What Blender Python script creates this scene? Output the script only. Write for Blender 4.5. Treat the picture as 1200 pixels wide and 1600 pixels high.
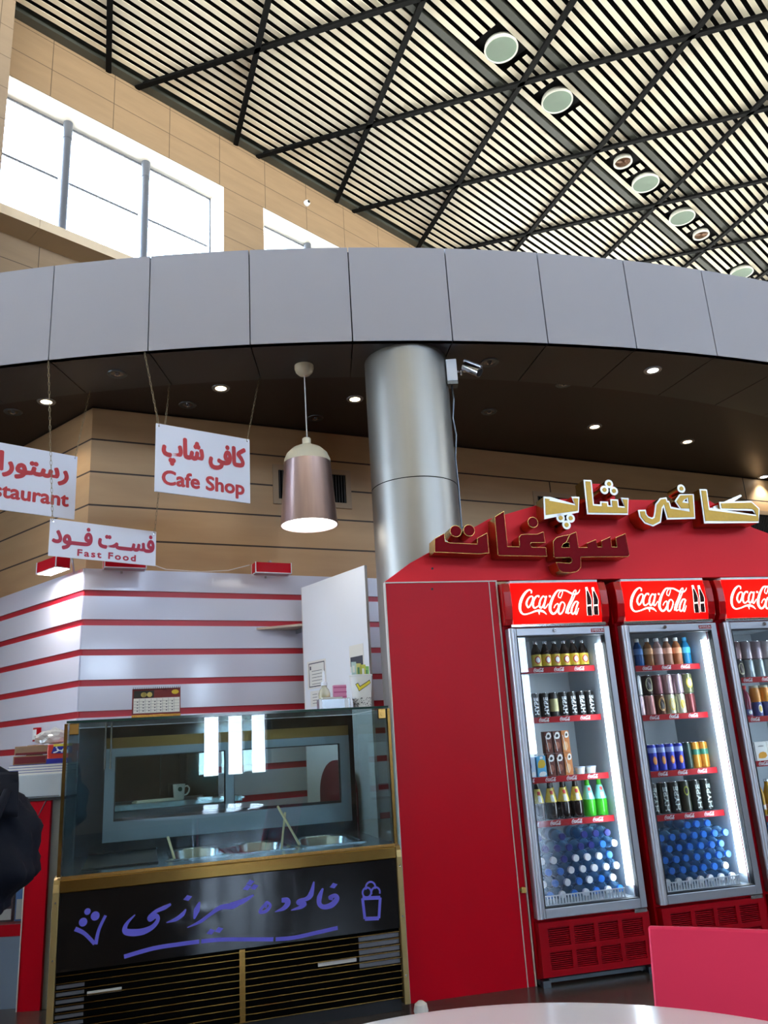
import bpy, bmesh, math, random
from mathutils import Matrix, Vector

for _o in list(bpy.data.objects):
    bpy.data.objects.remove(_o)
SC = bpy.context.scene
COL = SC.collection
R = math.radians
random.seed(7)

# ------------------------------------------------------------------ camera
cam_data = bpy.data.cameras.new('camera')
cam_data.sensor_fit = 'VERTICAL'
cam_data.sensor_height = 36.0
cam_data.lens = 36.0 * 1240.0 / 1600.0
cam_data.clip_start = 0.05
cam_data.clip_end = 300
cam = bpy.data.objects.new('camera', cam_data)
COL.objects.link(cam)
_p, _r = R(16.06), R(3.5)
_R0 = Vector((1, 0, 0)); _U0 = Vector((0, -math.sin(_p), math.cos(_p))); _F = Vector((0, math.cos(_p), math.sin(_p)))
_x = math.cos(_r) * _R0 - math.sin(_r) * _U0
_y = math.sin(_r) * _R0 + math.cos(_r) * _U0
_m = Matrix((_x, _y, -_F)).transposed().to_4x4()
_m.translation = Vector((0, 0, 1.2))
cam.matrix_world = _m
SC.camera = cam

# ------------------------------------------------------------------ light and exposure
EXPOSURE = 0.25
SC.view_settings.view_transform = 'Standard'
SC.view_settings.look = 'None'
SC.view_settings.gamma = 1.0
SC.view_settings.use_curve_mapping = False
SC.view_settings.exposure = EXPOSURE
SC.cycles.max_bounces = 10
SC.cycles.diffuse_bounces = 5
SC.cycles.glossy_bounces = 5
SC.cycles.transparent_max_bounces = 24
SC.cycles.caustics_reflective = False
SC.cycles.caustics_refractive = False
SC.cycles.sample_clamp_indirect = 40.0
SC.cycles.use_denoising = True

HORIZON, ZENITH, GROUND = (13.0, 16.0, 20.5), (6.0, 8.4, 13.5), (33.0, 32.5, 30.0)
world = bpy.data.worlds.new('daylight')
SC.world = world
world.use_nodes = True
_wt = world.node_tree
_wt.nodes.clear()
_tc = _wt.nodes.new('ShaderNodeTexCoord')
_sep = _wt.nodes.new('ShaderNodeSeparateXYZ')
_mr = _wt.nodes.new('ShaderNodeMapRange')
_mr.inputs['From Min'].default_value = -1.0
_mr.inputs['From Max'].default_value = 1.0
_rp = _wt.nodes.new('ShaderNodeValToRGB')
_bg = _wt.nodes.new('ShaderNodeBackground')
_ow = _wt.nodes.new('ShaderNodeOutputWorld')
_rp.color_ramp.elements[0].position = 0.44
_rp.color_ramp.elements[0].color = tuple(c / 40 for c in GROUND) + (1,)
_rp.color_ramp.elements[1].position = 1.0
_rp.color_ramp.elements[1].color = tuple(c / 40 for c in ZENITH) + (1,)
_e = _rp.color_ramp.elements.new(0.51)
_e.color = tuple(c / 40 for c in HORIZON) + (1,)
_bg.inputs['Strength'].default_value = 40.0
_l = _wt.links
_l.new(_tc.outputs['Generated'], _sep.inputs[0])
_l.new(_sep.outputs['Z'], _mr.inputs['Value'])
_l.new(_mr.outputs[0], _rp.inputs[0])
_l.new(_rp.outputs[0], _bg.inputs[0])
_l.new(_bg.outputs[0], _ow.inputs[0])


def portal(name, loc, size_x, size_y, look):
    d = bpy.data.lights.new(name, 'AREA')
    d.shape = 'RECTANGLE'
    d.size, d.size_y = size_x, size_y
    d.cycles.is_portal = True
    o = bpy.data.objects.new(name, d)
    o.location = loc
    o.rotation_euler = Vector(look).to_track_quat('-Z', 'Z').to_euler()
    COL.objects.link(o)
    return o


# ------------------------------------------------------------------ materials
def lin(c):
    return tuple(((v / 255.0) / 12.92 if v / 255.0 <= 0.04045 else ((v / 255.0 + 0.055) / 1.055) ** 2.4) for v in c)


MATS = {}


def mat(name, rgb, rough=0.5, metal=0.0, spec=0.5, coat=0.0, noise=0.0, nscale=8.0, bump=0.0, aniso=None):
    if name in MATS:
        return MATS[name]
    m = bpy.data.materials.new(name)
    m.use_nodes = True
    nt = m.node_tree
    b = nt.nodes['Principled BSDF']
    c = lin(rgb)
    b.inputs['Base Color'].default_value = c + (1,)
    b.inputs['Roughness'].default_value = rough
    b.inputs['Metallic'].default_value = metal
    b.inputs['Specular IOR Level'].default_value = spec
    b.inputs['Coat Weight'].default_value = coat
    b.inputs['Coat Roughness'].default_value = 0.06
    if noise or bump:
        tc = nt.nodes.new('ShaderNodeTexCoord')
        nz = nt.nodes.new('ShaderNodeTexNoise')
        nz.inputs['Scale'].default_value = nscale
        nz.inputs['Detail'].default_value = 4
        vec = tc.outputs['Object']
        if aniso:
            mp = nt.nodes.new('ShaderNodeMapping')
            mp.inputs['Scale'].default_value = aniso
            nt.links.new(vec, mp.inputs[0])
            vec = mp.outputs[0]
        nt.links.new(vec, nz.inputs['Vector'])
        if noise:
            mx = nt.nodes.new('ShaderNodeMix')
            mx.data_type = 'RGBA'
            mx.inputs[6].default_value = tuple(max(0, v * (1 - noise)) for v in c) + (1,)
            mx.inputs[7].default_value = tuple(min(1, v * (1 + noise)) for v in c) + (1,)
            nt.links.new(nz.outputs['Fac'], mx.inputs[0])
            nt.links.new(mx.outputs[2], b.inputs['Base Color'])
        if bump:
            bp = nt.nodes.new('ShaderNodeBump')
            bp.inputs['Strength'].default_value = bump
            bp.inputs['Distance'].default_value = 0.01
            nt.links.new(nz.outputs['Fac'], bp.inputs['Height'])
            nt.links.new(bp.outputs[0], b.inputs['Normal'])
    MATS[name] = m
    return m


def emit(name, rgb, strength):
    if name in MATS:
        return MATS[name]
    m = bpy.data.materials.new(name)
    m.use_nodes = True
    nt = m.node_tree
    nt.nodes.clear()
    e = nt.nodes.new('ShaderNodeEmission')
    o = nt.nodes.new('ShaderNodeOutputMaterial')
    e.inputs[0].default_value = lin(rgb) + (1,)
    e.inputs[1].default_value = strength
    nt.links.new(e.outputs[0], o.inputs[0])
    MATS[name] = m
    return m


def glass(name, tint=(255, 255, 255), ior=1.45, body=None, body_fac=0.0, rough=0.0):
    """clear sheet: see-through with a Fresnel reflection; body adds a coloured diffuse share (liquids, plastics)"""
    if name in MATS:
        return MATS[name]
    m = bpy.data.materials.new(name)
    m.use_nodes = True
    nt = m.node_tree
    nt.nodes.clear()
    tr = nt.nodes.new('ShaderNodeBsdfTransparent')
    tr.inputs[0].default_value = lin(tint) + (1,)
    gl = nt.nodes.new('ShaderNodeBsdfGlossy')
    gl.inputs['Roughness'].default_value = rough
    fr = nt.nodes.new('ShaderNodeFresnel')
    ge = nt.nodes.new('ShaderNodeNewGeometry')
    im = nt.nodes.new('ShaderNodeMix')
    im.inputs[2].default_value = ior
    im.inputs[3].default_value = 1.0 / ior
    nt.links.new(ge.outputs['Backfacing'], im.inputs[0])
    nt.links.new(im.outputs[0], fr.inputs[0])
    mx = nt.nodes.new('ShaderNodeMixShader')
    o = nt.nodes.new('ShaderNodeOutputMaterial')
    base = tr.outputs[0]
    if body:
        df = nt.nodes.new('ShaderNodeBsdfDiffuse')
        df.inputs[0].default_value = lin(body) + (1,)
        m2 = nt.nodes.new('ShaderNodeMixShader')
        m2.inputs[0].default_value = body_fac
        nt.links.new(tr.outputs[0], m2.inputs[1])
        nt.links.new(df.outputs[0], m2.inputs[2])
        base = m2.outputs[0]
    nt.links.new(fr.outputs[0], mx.inputs[0])
    nt.links.new(base, mx.inputs[1])
    nt.links.new(gl.outputs[0], mx.inputs[2])
    nt.links.new(mx.outputs[0], o.inputs[0])
    MATS[name] = m
    return m


def stone(name, c1, c2, joint, bw, bh, offset=0.0, jsize=0.006, shift=(0, 0), rough=0.6, grain=(1.5, 1.5, 9.0)):
    """cut stone slabs on a wall whose local x runs along the wall and z up"""
    m = bpy.data.materials.new(name)
    m.use_nodes = True
    nt = m.node_tree
    b = nt.nodes['Principled BSDF']
    tc = nt.nodes.new('ShaderNodeTexCoord')
    sp = nt.nodes.new('ShaderNodeSeparateXYZ')
    cb = nt.nodes.new('ShaderNodeCombineXYZ')
    mp = nt.nodes.new('ShaderNodeMapping')
    mp.inputs['Location'].default_value = (shift[0], shift[1], 0)
    br = nt.nodes.new('ShaderNodeTexBrick')
    br.offset = offset
    br.inputs['Scale'].default_value = 1.0
    br.inputs['Brick Width'].default_value = bw
    br.inputs['Row Height'].default_value = bh
    br.inputs['Mortar Size'].default_value = jsize
    br.inputs['Mortar Smooth'].default_value = 0.1
    br.inputs['Mortar'].default_value = lin(joint) + (1,)
    nz = nt.nodes.new('ShaderNodeTexNoise')
    nz.inputs['Scale'].default_value = 1.0
    nz.inputs['Detail'].default_value = 6
    mp2 = nt.nodes.new('ShaderNodeMapping')
    mp2.inputs['Scale'].default_value = grain
    L = nt.links
    L.new(tc.outputs['Object'], sp.inputs[0])
    L.new(sp.outputs['X'], cb.inputs['X'])
    L.new(sp.outputs['Z'], cb.inputs['Y'])
    L.new(cb.outputs[0], mp.inputs[0])
    L.new(mp.outputs[0], br.inputs['Vector'])
    L.new(tc.outputs['Object'], mp2.inputs[0])
    L.new(mp2.outputs[0], nz.inputs['Vector'])
    mx = nt.nodes.new('ShaderNodeMix')
    mx.data_type = 'RGBA'
    mx.inputs[6].default_value = lin(c1) + (1,)
    mx.inputs[7].default_value = lin(c2) + (1,)
    L.new(nz.outputs['Fac'], mx.inputs[0])
    L.new(mx.outputs[2], br.inputs['Color1'])
    L.new(mx.outputs[2], br.inputs['Color2'])
    L.new(br.outputs['Color'], b.inputs['Base Color'])
    bp = nt.nodes.new('ShaderNodeBump')
    bp.inputs['Strength'].default_value = 0.5
    bp.inputs['Distance'].default_value = 0.01
    bp.invert = True
    L.new(br.outputs['Fac'], bp.inputs['Height'])
    L.new(bp.outputs[0], b.inputs['Normal'])
    b.inputs['Roughness'].default_value = rough
    MATS[name] = m
    return m


# ------------------------------------------------------------------ mesh builder
def catmull(pts, ws, k=6):
    if len(pts) < 3:
        return list(pts), list(ws)
    out, wo = [], []
    n = len(pts)
    for i in range(n - 1):
        p0, p1, p2, p3 = pts[max(i - 1, 0)], pts[i], pts[i + 1], pts[min(i + 2, n - 1)]
        for s in range(k):
            t = s / k
            out.append(tuple(0.5 * (2 * p1[d] + (p2[d] - p0[d]) * t + (2 * p0[d] - 5 * p1[d] + 4 * p2[d] - p3[d]) * t * t
                                    + (3 * p1[d] - p0[d] - 3 * p2[d] + p3[d]) * t ** 3) for d in range(2)))
            wo.append(ws[i] * (1 - t) + ws[i + 1] * t)
    out.append(pts[-1])
    wo.append(ws[-1])
    return out, wo


class MB:
    def __init__(s):
        s.v, s.f, s.m = [], [], []

    def add(s, vs, fs, mi=0):
        o = len(s.v)
        s.v += [tuple(p) for p in vs]
        for f in fs:
            s.f.append(tuple(o + i for i in f))
            s.m.append(mi)
        return s

    def box(s, x0, x1, y0, y1, z0, z1, mi=0):
        vs = [(x, y, z) for x in (x0, x1) for y in (y0, y1) for z in (z0, z1)]
        return s.add(vs, [(0, 1, 3, 2), (4, 6, 7, 5), (0, 4, 5, 1), (2, 3, 7, 6), (0, 2, 6, 4), (1, 5, 7, 3)], mi)

    def prism(s, poly, y0, y1, mi=0, mi_side=None):
        """poly in (x, z), solid between y0 (front) and y1"""
        n = len(poly)
        vs = [(x, y0, z) for x, z in poly] + [(x, y1, z) for x, z in poly]
        s.add(vs, [tuple(range(n)), tuple(range(2 * n - 1, n - 1, -1))], mi)
        s.add(vs, [(i, (i + 1) % n, n + (i + 1) % n, n + i) for i in range(n)], mi if mi_side is None else mi_side)
        return s

    def slab(s, poly, z0, z1, mi=0):
        """poly in (x, y), solid between z0 and z1"""
        n = len(poly)
        vs = [(x, y, z0) for x, y in poly] + [(x, y, z1) for x, y in poly]
        s.add(vs, [tuple(range(n - 1, -1, -1)), tuple(range(n, 2 * n))], mi)
        s.add(vs, [(i, (i + 1) % n, n + (i + 1) % n, n + i) for i in range(n)], mi)
        return s

    def lathe(s, prof, n=24, c=(0, 0, 0), mi=0, axis='z', caps=True):
        vs, fs = [], []
        for (r, h) in prof:
            for k in range(n):
                a = 2 * math.pi * k / n
                p = (r * math.cos(a), r * math.sin(a), h)
                if axis == 'y':
                    p = (p[0], p[2], p[1])
                elif axis == 'x':
                    p = (p[2], p[0], p[1])
                vs.append((c[0] + p[0], c[1] + p[1], c[2] + p[2]))
        for i in range(len(prof) - 1):
            for k in range(n):
                k2 = (k + 1) % n
                fs.append((i * n + k, i * n + k2, (i + 1) * n + k2, (i + 1) * n + k))
        if caps:
            fs.append(tuple(range(n - 1, -1, -1)))
            fs.append(tuple(range((len(prof) - 1) * n, len(prof) * n)))
        return s.add(vs, fs, mi)

    def tube(s, pts, r, n=8, mi=0, closed=False):
        pts = [Vector(p) for p in pts]
        rs = r if isinstance(r, (list, tuple)) else [r] * len(pts)
        N = len(pts)
        vs, fs = [], []
        prev = None
        for i, p in enumerate(pts):
            if closed:
                t = (pts[(i + 1) % N] - pts[i - 1]).normalized()
            else:
                t = (pts[min(i + 1, N - 1)] - pts[max(i - 1, 0)]).normalized()
            if prev is None:
                a = t.orthogonal().normalized()
            else:
                a = (prev - t * prev.dot(t))
                a = a.normalized() if a.length > 1e-6 else t.orthogonal().normalized()
            prev = a
            b = t.cross(a)
            for k in range(n):
                q = 2 * math.pi * k / n
                vs.append(p + a * (rs[i] * math.cos(q)) + b * (rs[i] * math.sin(q)))
        for i in range(N if closed else N - 1):
            j = (i + 1) % N
            for k in range(n):
                k2 = (k + 1) % n
                fs.append((i * n + k, i * n + k2, j * n + k2, j * n + k))
        if not closed:
            fs.append(tuple(range(n - 1, -1, -1)))
            fs.append(tuple(range((N - 1) * n, N * n)))
        return s.add(vs, fs, mi)

    def stroke(s, pts, ws, y0, y1, mi=0, smooth=True, k=6):
        """brush stroke in the (x, z) plane, solid between y0 (front) and y1"""
        if not isinstance(ws, (list, tuple)):
            ws = [ws] * len(pts)
        if smooth:
            pts, ws = catmull(pts, ws, k)
        L, Rr = [], []
        n = len(pts)
        for i in range(n):
            a, b = pts[max(i - 1, 0)], pts[min(i + 1, n - 1)]
            d = Vector((b[0] - a[0], b[1] - a[1]))
            if d.length < 1e-9:
                d = Vector((1, 0))
            d.normalize()
            nx, nz = -d.y * ws[i] / 2, d.x * ws[i] / 2
            sc = 1.0
            if not smooth and 0 < i < n - 1:
                e = Vector((pts[i][0] - pts[i - 1][0], pts[i][1] - pts[i - 1][1])).normalized()
                sc = 1 / max(0.35, abs(e.dot(d)))
            L.append((pts[i][0] + nx * sc, pts[i][1] + nz * sc))
            Rr.append((pts[i][0] - nx * sc, pts[i][1] - nz * sc))
        vs = [(x, y0, z) for x, z in L] + [(x, y0, z) for x, z in Rr] + [(x, y1, z) for x, z in L] + [(x, y1, z) for x, z in Rr]
        fs = []
        for i in range(n - 1):
            fs += [(i, i + 1, n + i + 1, n + i), (2 * n + i, 3 * n + i, 3 * n + i + 1, 2 * n + i + 1),
                   (i, 2 * n + i, 2 * n + i + 1, i + 1), (n + i, n + i + 1, 3 * n + i + 1, 3 * n + i)]
        fs += [(0, n, 3 * n, 2 * n), (n - 1, 3 * n - 1, 4 * n - 1, 2 * n - 1)]
        return s.add(vs, fs, mi)

    def disc(s, c, r, y0, y1, n=16, mi=0):
        return s.prism([(c[0] + r * math.cos(2 * math.pi * k / n), c[1] + r * math.sin(2 * math.pi * k / n)) for k in range(n)], y0, y1, mi)

    def build(s, name, mats, parent=None, loc=None, rotz=None, smooth=False, bevel=0.0, recalc=True):
        me = bpy.data.meshes.new(name)
        me.from_pydata(s.v, [], s.f)
        if not isinstance(mats, (list, tuple)):
            mats = [mats]
        for m in mats:
            me.materials.append(m)
        if len(mats) > 1:
            me.polygons.foreach_set('material_index', s.m)
        if recalc:
            bm = bmesh.new()
            bm.from_mesh(me)
            bmesh.ops.recalc_face_normals(bm, faces=bm.faces)
            bm.to_mesh(me)
            bm.free()
        me.update()
        if smooth:
            me.shade_smooth()
            if smooth == 'auto':
                me.set_sharp_from_angle(angle=R(35))
        o = bpy.data.objects.new(name, me)
        COL.objects.link(o)
        if parent:
            o.parent = parent
        if loc is not None:
            o.location = loc
        if rotz is not None:
            o.rotation_euler = (0, 0, rotz)
        if bevel:
            md = o.modifiers.new('bevel', 'BEVEL')
            md.width = bevel
            md.segments = 2
            md.limit_method = 'ANGLE'
            md.angle_limit = R(40)
        return o


def tag(o, label, cat, group=None):
    o['label'] = label
    o['category'] = cat
    if group:
        o['group'] = group
    return o


def struct(o):
    o['kind'] = 'structure'
    return o


def empty(name, loc=(0, 0, 0), rotz=0.0, label=None, cat=None, group=None):
    o = bpy.data.objects.new(name, None)
    COL.objects.link(o)
    o.empty_display_size = 0.1
    o.location = loc
    o.rotation_euler = (0, 0, rotz)
    if label:
        tag(o, label, cat, group)
    return o


def copy_tree(o, parent=None):
    c = o.copy()
    COL.objects.link(c)
    c.parent = parent
    for ch in [q for q in bpy.data.objects if q.parent == o]:
        copy_tree(ch, c)
    return c


class Frame:
    """a local frame: x along a facade of given compass azimuth, y into it, z up"""
    def __init__(s, origin, az):
        s.o = Vector(origin)
        s.rot = R(90 - az)
        a = R(az)
        s.u = Vector((math.sin(a), math.cos(a), 0))
        s.v = Vector((-math.cos(a), math.sin(a), 0))

    def __call__(s, u, v, z):
        return s.o + s.u * u + s.v * v + Vector((0, 0, z))


def text_geo(body, spacing=1.0):
    cu = bpy.data.curves.new('text', 'FONT')
    cu.body = body
    cu.resolution_u = 4
    cu.space_character = spacing
    o = bpy.data.objects.new('text', cu)
    COL.objects.link(o)
    dg = bpy.context.evaluated_depsgraph_get()
    dg.update()
    me = bpy.data.meshes.new_from_object(o.evaluated_get(dg))
    vs = [(v.co.x, v.co.y) for v in me.vertices]
    fs = [tuple(p.vertices) for p in me.polygons]
    bpy.data.objects.remove(o)
    bpy.data.curves.remove(cu)
    bpy.data.meshes.remove(me)
    return vs, fs


def fit_text(mb, body, x0, x1, z0, z1, y, bold=0.0, spacing=1.0, mi=0, ring=8):
    """lettering scaled into a box; bold thickens the strokes"""
    vs, fs = text_geo(body, spacing)
    ax, bx = min(v[0] for v in vs), max(v[0] for v in vs)
    az, bz = min(v[1] for v in vs), max(v[1] for v in vs)
    x0 += bold; x1 -= bold; z0 += bold; z1 -= bold
    pts = [(x0 + (v[0] - ax) / (bx - ax) * (x1 - x0), z0 + (v[1] - az) / (bz - az) * (z1 - z0)) for v in vs]
    offs = [(0, 0)]
    if bold:
        offs += [(bold * math.cos(2 * math.pi * k / ring), bold * math.sin(2 * math.pi * k / ring)) for k in range(ring)]
    for i, (dx, dz) in enumerate(offs):
        mb.add([(p[0] + dx, y - 0.00012 * i, p[1] + dz) for p in pts], fs, mi)
    return mb


def wrap(mb, r, width_to_angle=None):
    """bend a flat (x, y, z) patch round a vertical cylinder of radius r whose front faces -y"""
    mb.v = [((r - p[1]) * math.sin(p[0] / r), -(r - p[1]) * math.cos(p[0] / r), p[2]) for p in mb.v]
    return mb


def inset(poly, d):
    n = len(poly)
    area = sum(poly[i][0] * poly[(i + 1) % n][1] - poly[(i + 1) % n][0] * poly[i][1] for i in range(n))
    sg = 1 if area > 0 else -1
    out = []
    for i in range(n):
        p, a, b = Vector(poly[i]), Vector(poly[i - 1]), Vector(poly[(i + 1) % n])
        e1, e2 = (p - a).normalized(), (b - p).normalized()
        n1, n2 = Vector((-e1.y, e1.x)) * sg, Vector((-e2.y, e2.x)) * sg
        bi = n1 + n2
        if bi.length < 1e-6:
            bi = n1
        bi.normalize()
        out.append(tuple(p + bi * (d / max(0.5, bi.dot(n1)))))
    return out

# ================================================================== the hall
HF = Frame((-1.898, 9.944, 0), 43.89)           # the long stone wall: x along it, -y into the room
M_HALL = stone('travertine_hall', (136, 112, 85), (162, 134, 103), (88, 69, 51), 0.825, 0.41, 0.0, 0.005, (-0.54, -0.08))
M_BLOCK = stone('travertine_block', (176, 142, 102), (206, 170, 126), (62, 48, 36), 7.0, 0.255, 0.37, 0.007, (0.3, -0.165))
M_CREAM = mat('cream_render', (214, 192, 162), 0.7, noise=0.05)
M_REVEAL = mat('white_reveal', (235, 230, 220), 0.6)
M_POST = mat('grey_painted_steel', (88, 92, 100), 0.45)
M_PANE = glass('window_pane', (250, 252, 252))
M_BLACK = mat('black_void', (5, 5, 5), 0.95, spec=0.1)
M_BAR = mat('black_bar', (5, 5, 5), 0.8, spec=0.15)
M_SLAT = mat('cream_slat', (246, 236, 214), 0.28, spec=0.6, noise=0.03, nscale=3)
M_CHANNEL = mat('dark_green_grey_channel', (70, 72, 66), 0.5)


def wall_cells(name, length0, length1, height, openings, y0, y1, m, frame_loc, rotz):
    """a wall of one mesh with rectangular openings (x0, x1, z0, z1)"""
    xs = sorted({length0, length1} | {o[0] for o in openings} | {o[1] for o in openings})
    zs = sorted({0.0, height} | {o[2] for o in openings} | {o[3] for o in openings})
    mb = MB()
    for i in range(len(xs) - 1):
        for j in range(len(zs) - 1):
            cx, cz = (xs[i] + xs[i + 1]) / 2, (zs[j] + zs[j + 1]) / 2
            if any(o[0] < cx < o[1] and o[2] < cz < o[3] for o in openings):
                continue
            mb.box(xs[i], xs[i + 1], y0, y1, zs[j], zs[j + 1])
    return struct(mb.build(name, m, loc=frame_loc, rotz=rotz, recalc=False))


# floor
mb = MB()
mb.box(-30, 30, -30, 30, -0.2, 0.0)
M_FLOOR = stone('dark_floor_stone', (62, 54, 48), (84, 74, 66), (38, 33, 30), 0.6, 0.6, 0.0, 0.004, rough=0.25)
_fn = M_FLOOR.node_tree
for lk in list(_fn.links):
    if lk.to_node.type == 'COMBXYZ' and lk.to_socket.name == 'Y':
        src = lk.from_node
        _fn.links.remove(lk)
        _fn.links.new(src.outputs['Y'], [n for n in _fn.nodes if n.type == 'COMBXYZ'][0].inputs['Y'])
struct(mb.build('floor', M_FLOOR))

# long wall with the high windows
WIN = [(-14.9, -10.5), (-9.8, -5.31), (-4.61, -0.21), (0.495, 4.895), (5.6, 10.0), (10.7, 15.1), (15.8, 20.2)]
ADDED_WIN = [(-20.0, -16.6, 0.6, 5.6), (-16.0, -12.6, 0.6, 5.6), (-12.0, -8.6, 0.6, 5.6)]  # low windows out of view, added to bring more light from the left
wall_cells('wall_left', -26, 26, 10.1, [(a, b, 7.07, 9.1) for a, b in WIN] + ADDED_WIN, 0.0, 0.38, M_HALL, HF.o, HF.rot)
mb = MB()
for a, b in WIN:
    t = 0.012
    mb.box(a, b, 0.004, 0.36, 9.1 - t, 9.1)
    mb.box(a, a + t, 0.004, 0.36, 7.07, 9.1 - t)
    mb.box(b - t, b, 0.004, 0.36, 7.07, 9.1 - t)
struct(mb.build('trim_1', M_REVEAL, loc=HF.o, rotz=HF.rot))
mb = MB()
x = -26.0
while x < 26:
    mb.box(x, x + 1.645, -0.34, 0.0, 6.95, 7.07)
    x += 1.65
struct(mb.build('trim_2', M_CREAM, loc=HF.o, rotz=HF.rot))
for i, (a, b) in enumerate(WIN):
    mb = MB()
    for k in range(1, 4):
        px = a + (b - a) * k / 4
        mb.lathe([(0.052, 7.07), (0.052, 9.088)], 16, (px, 0.27, 0))
        mb.lathe([(0.058, 8.84), (0.058, 9.088)], 16, (px, 0.27, 0))
    for k in range(4):
        x0, x1 = a + (b - a) * k / 4 + 0.1, a + (b - a) * (k + 1) / 4 - 0.1
        mb.box(x0 - 0.04, x1 + 0.04, 0.325, 0.345, 8.235, 8.26)
    mb.box(a + 0.012, b - 0.012, 0.33, 0.35, 9.065, 9.088)
    mb.box(b - 0.03, b - 0.012, 0.33, 0.35, 7.07, 9.088)
    w = struct(mb.build('window_%d' % (i + 1), M_POST, loc=HF.o, rotz=HF.rot, smooth='auto'))
    g = MB().box(a + 0.013, b - 0.013, 0.352, 0.358, 7.07, 9.087).build('window_pane', M_PANE, w)
    if -10 < a < 12:
        portal('daylight_window', HF((a + b) / 2, 0.30, 8.08), 4.3, 1.95, -HF.v)

for i, (a, b, c, d) in enumerate(ADDED_WIN):
    mb = MB()
    for k in range(4):
        px = a + (b - a) * k / 3
        mb.box(px - 0.04, px + 0.04, 0.2, 0.3, c, d)
    mb.box(a, b, 0.2, 0.3, 2.9, 2.98)
    w = struct(mb.build('window_%d' % (i + 50), M_POST, loc=HF.o, rotz=HF.rot))
    MB().box(a + 0.04, b - 0.04, 0.246, 0.252, c, d).build('window_pane', M_PANE, w)
    portal('daylight_window', HF((a + b) / 2, 0.15, (c + d) / 2), b - a, d - c, -HF.v)

# pilaster at the left edge of the long wall
M_PIL = stone('travertine_pilaster', (132, 112, 92), (152, 130, 106), (92, 76, 60), 0.7, 0.41, 0.0, 0.004, (0.1, -0.08))
struct(MB().box(-5.3, -3.46, -0.66, 0.0, 0.0, 10.0).build('wall_pilaster', M_PIL, loc=HF.o, rotz=HF.rot))

# glazed walls behind and to the right of the photographer
M_FARWALL = mat('brown_stone_far_wall', (120, 98, 76), 0.75, noise=0.15, nscale=2)
UP_R = [(-13 + 3.0 * k + 0.3, -13 + 3.0 * k + 2.5, 6.2, 9.6) for k in range(9) if k != 6] + [(5.6, 6.95, 5.0, 9.6)]
RB = Frame((0, -7, 0), 90)
REAR_OPEN = [(3.35, 4.8, 0.7, 2.6), (5.27, 6.75, 2.95, 3.75), (8.55, 9.3, 0.6, 3.6)] + UP_R
wall_cells('wall_back', -19, 14.3, 10.1, REAR_OPEN, -0.3, 0.0, M_FARWALL, (0, -7, 0), 0)
for i, (a, b, c, d) in enumerate(REAR_OPEN):
    mb = MB()
    n = 3 if (b - a) > 1.2 and d < 3 else (2 if d > 5 else 1)
    for k in range(n + 1):
        px = a + (b - a) * k / n
        hw = 0.08 if n == 3 and d < 3 else 0.04
        mb.box(px - hw, px + hw, -0.2, -0.1, c, d)
    mb.box(a, b, -0.2, -0.1, c, c + 0.06)
    mb.box(a, b, -0.2, -0.1, d - 0.06, d)
    mb.box(a, b, -0.18, -0.12, c + (d - c) * 0.62, c + (d - c) * 0.62 + 0.05)
    w = struct(mb.build('window_%d' % (i + 8), M_POST, loc=(0, -7, 0)))
    MB().box(a + 0.04, b - 0.04, -0.156, -0.15, c + 0.05, d - 0.05).build('window_pane', M_PANE, w)
    portal('daylight_window', ((a + b) / 2, -7.05, (c + d) / 2), b - a, d - c, (0, 1, 0))
RIGHT_OPEN = [(-5 + 4.0 * k, -5 + 4.0 * k + 3.0, 5.0, 9.2) for k in range(0, 7, 2)]
wall_cells('wall_right', -7, 27, 10.1, RIGHT_OPEN, -0.3, 0.0, M_FARWALL, (14.0, 0, 0), R(90))
for i, (a, b, c, d) in enumerate(RIGHT_OPEN):
    mb = MB()
    for k in range(4):
        px = a + (b - a) * k / 3
        mb.box(px - 0.04, px + 0.04, -0.2, -0.1, c, d)
    w = struct(mb.build('window_%d' % (i + 30), M_POST, loc=(14.0, 0, 0), rotz=R(90)))
    MB().box(a + 0.04, b - 0.04, -0.156, -0.15, c, d).build('window_pane', M_PANE, w)
    portal('daylight_window', (14.0 - 0.05, (a + b) / 2, (c + d) / 2), b - a, d - c, (-1, 0, 0))

# ------------------------------------------------------------------ slatted ceiling
PITCH, N0 = 0.130, 3.37
ceil_void = struct(MB().box(-27, 27, -25, 0.5, 10.13, 10.3).build('ceiling', M_BLACK, loc=HF.o, rotz=HF.rot))
BIG = [1.637, 2.992, 5.696, 7.093, 9.847, 11.25]
SMALL = [4.923, 7.898, 12.1]
mb = MB()
for k in range(-25, 155):
    n = N0 + PITCH * k
    if n < 0.15 or k in (0, 6):
        continue
    spans = [(-26.0, 26.0)]
    if k in (2, 3, 4):
        for c, h in [(w, 0.35) for w in BIG] + [(w, 0.26) for w in SMALL]:
            new = []
            for a, b in spans:
                if c - h > a and c + h < b:
                    new += [(a, c - h), (c + h, b)]
                else:
                    new.append((a, b))
            spans = new
    for a, b in spans:
        mb.box(a, b, -n - 0.034, -n + 0.034, 10.0, 10.012)
struct(mb.build('slat', M_SLAT, ceil_void, recalc=False))
mb = MB()
for k in (0, 6):
    n = N0 + PITCH * k
    mb.box(-26, 26, -n - 0.045, -n + 0.045, 9.985, 10.06)
mb.box(-26, 26, -0.125, -0.0, 9.97, 10.1)
struct(mb.build('channel', M_CHANNEL, ceil_void, recalc=False))
mb = MB()


def bar(w0, n0, w1, n1, hw):
    d = Vector((w1 - w0, -(n1 - n0)))
    d.normalize()
    px, py = -d.y * hw, d.x * hw
    mb.slab([(w0 + px, -n0 + py), (w1 + px, -n1 + py), (w1 - px, -n1 - py), (w0 - px, -n0 - py)], 9.945, 9.99)


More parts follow.
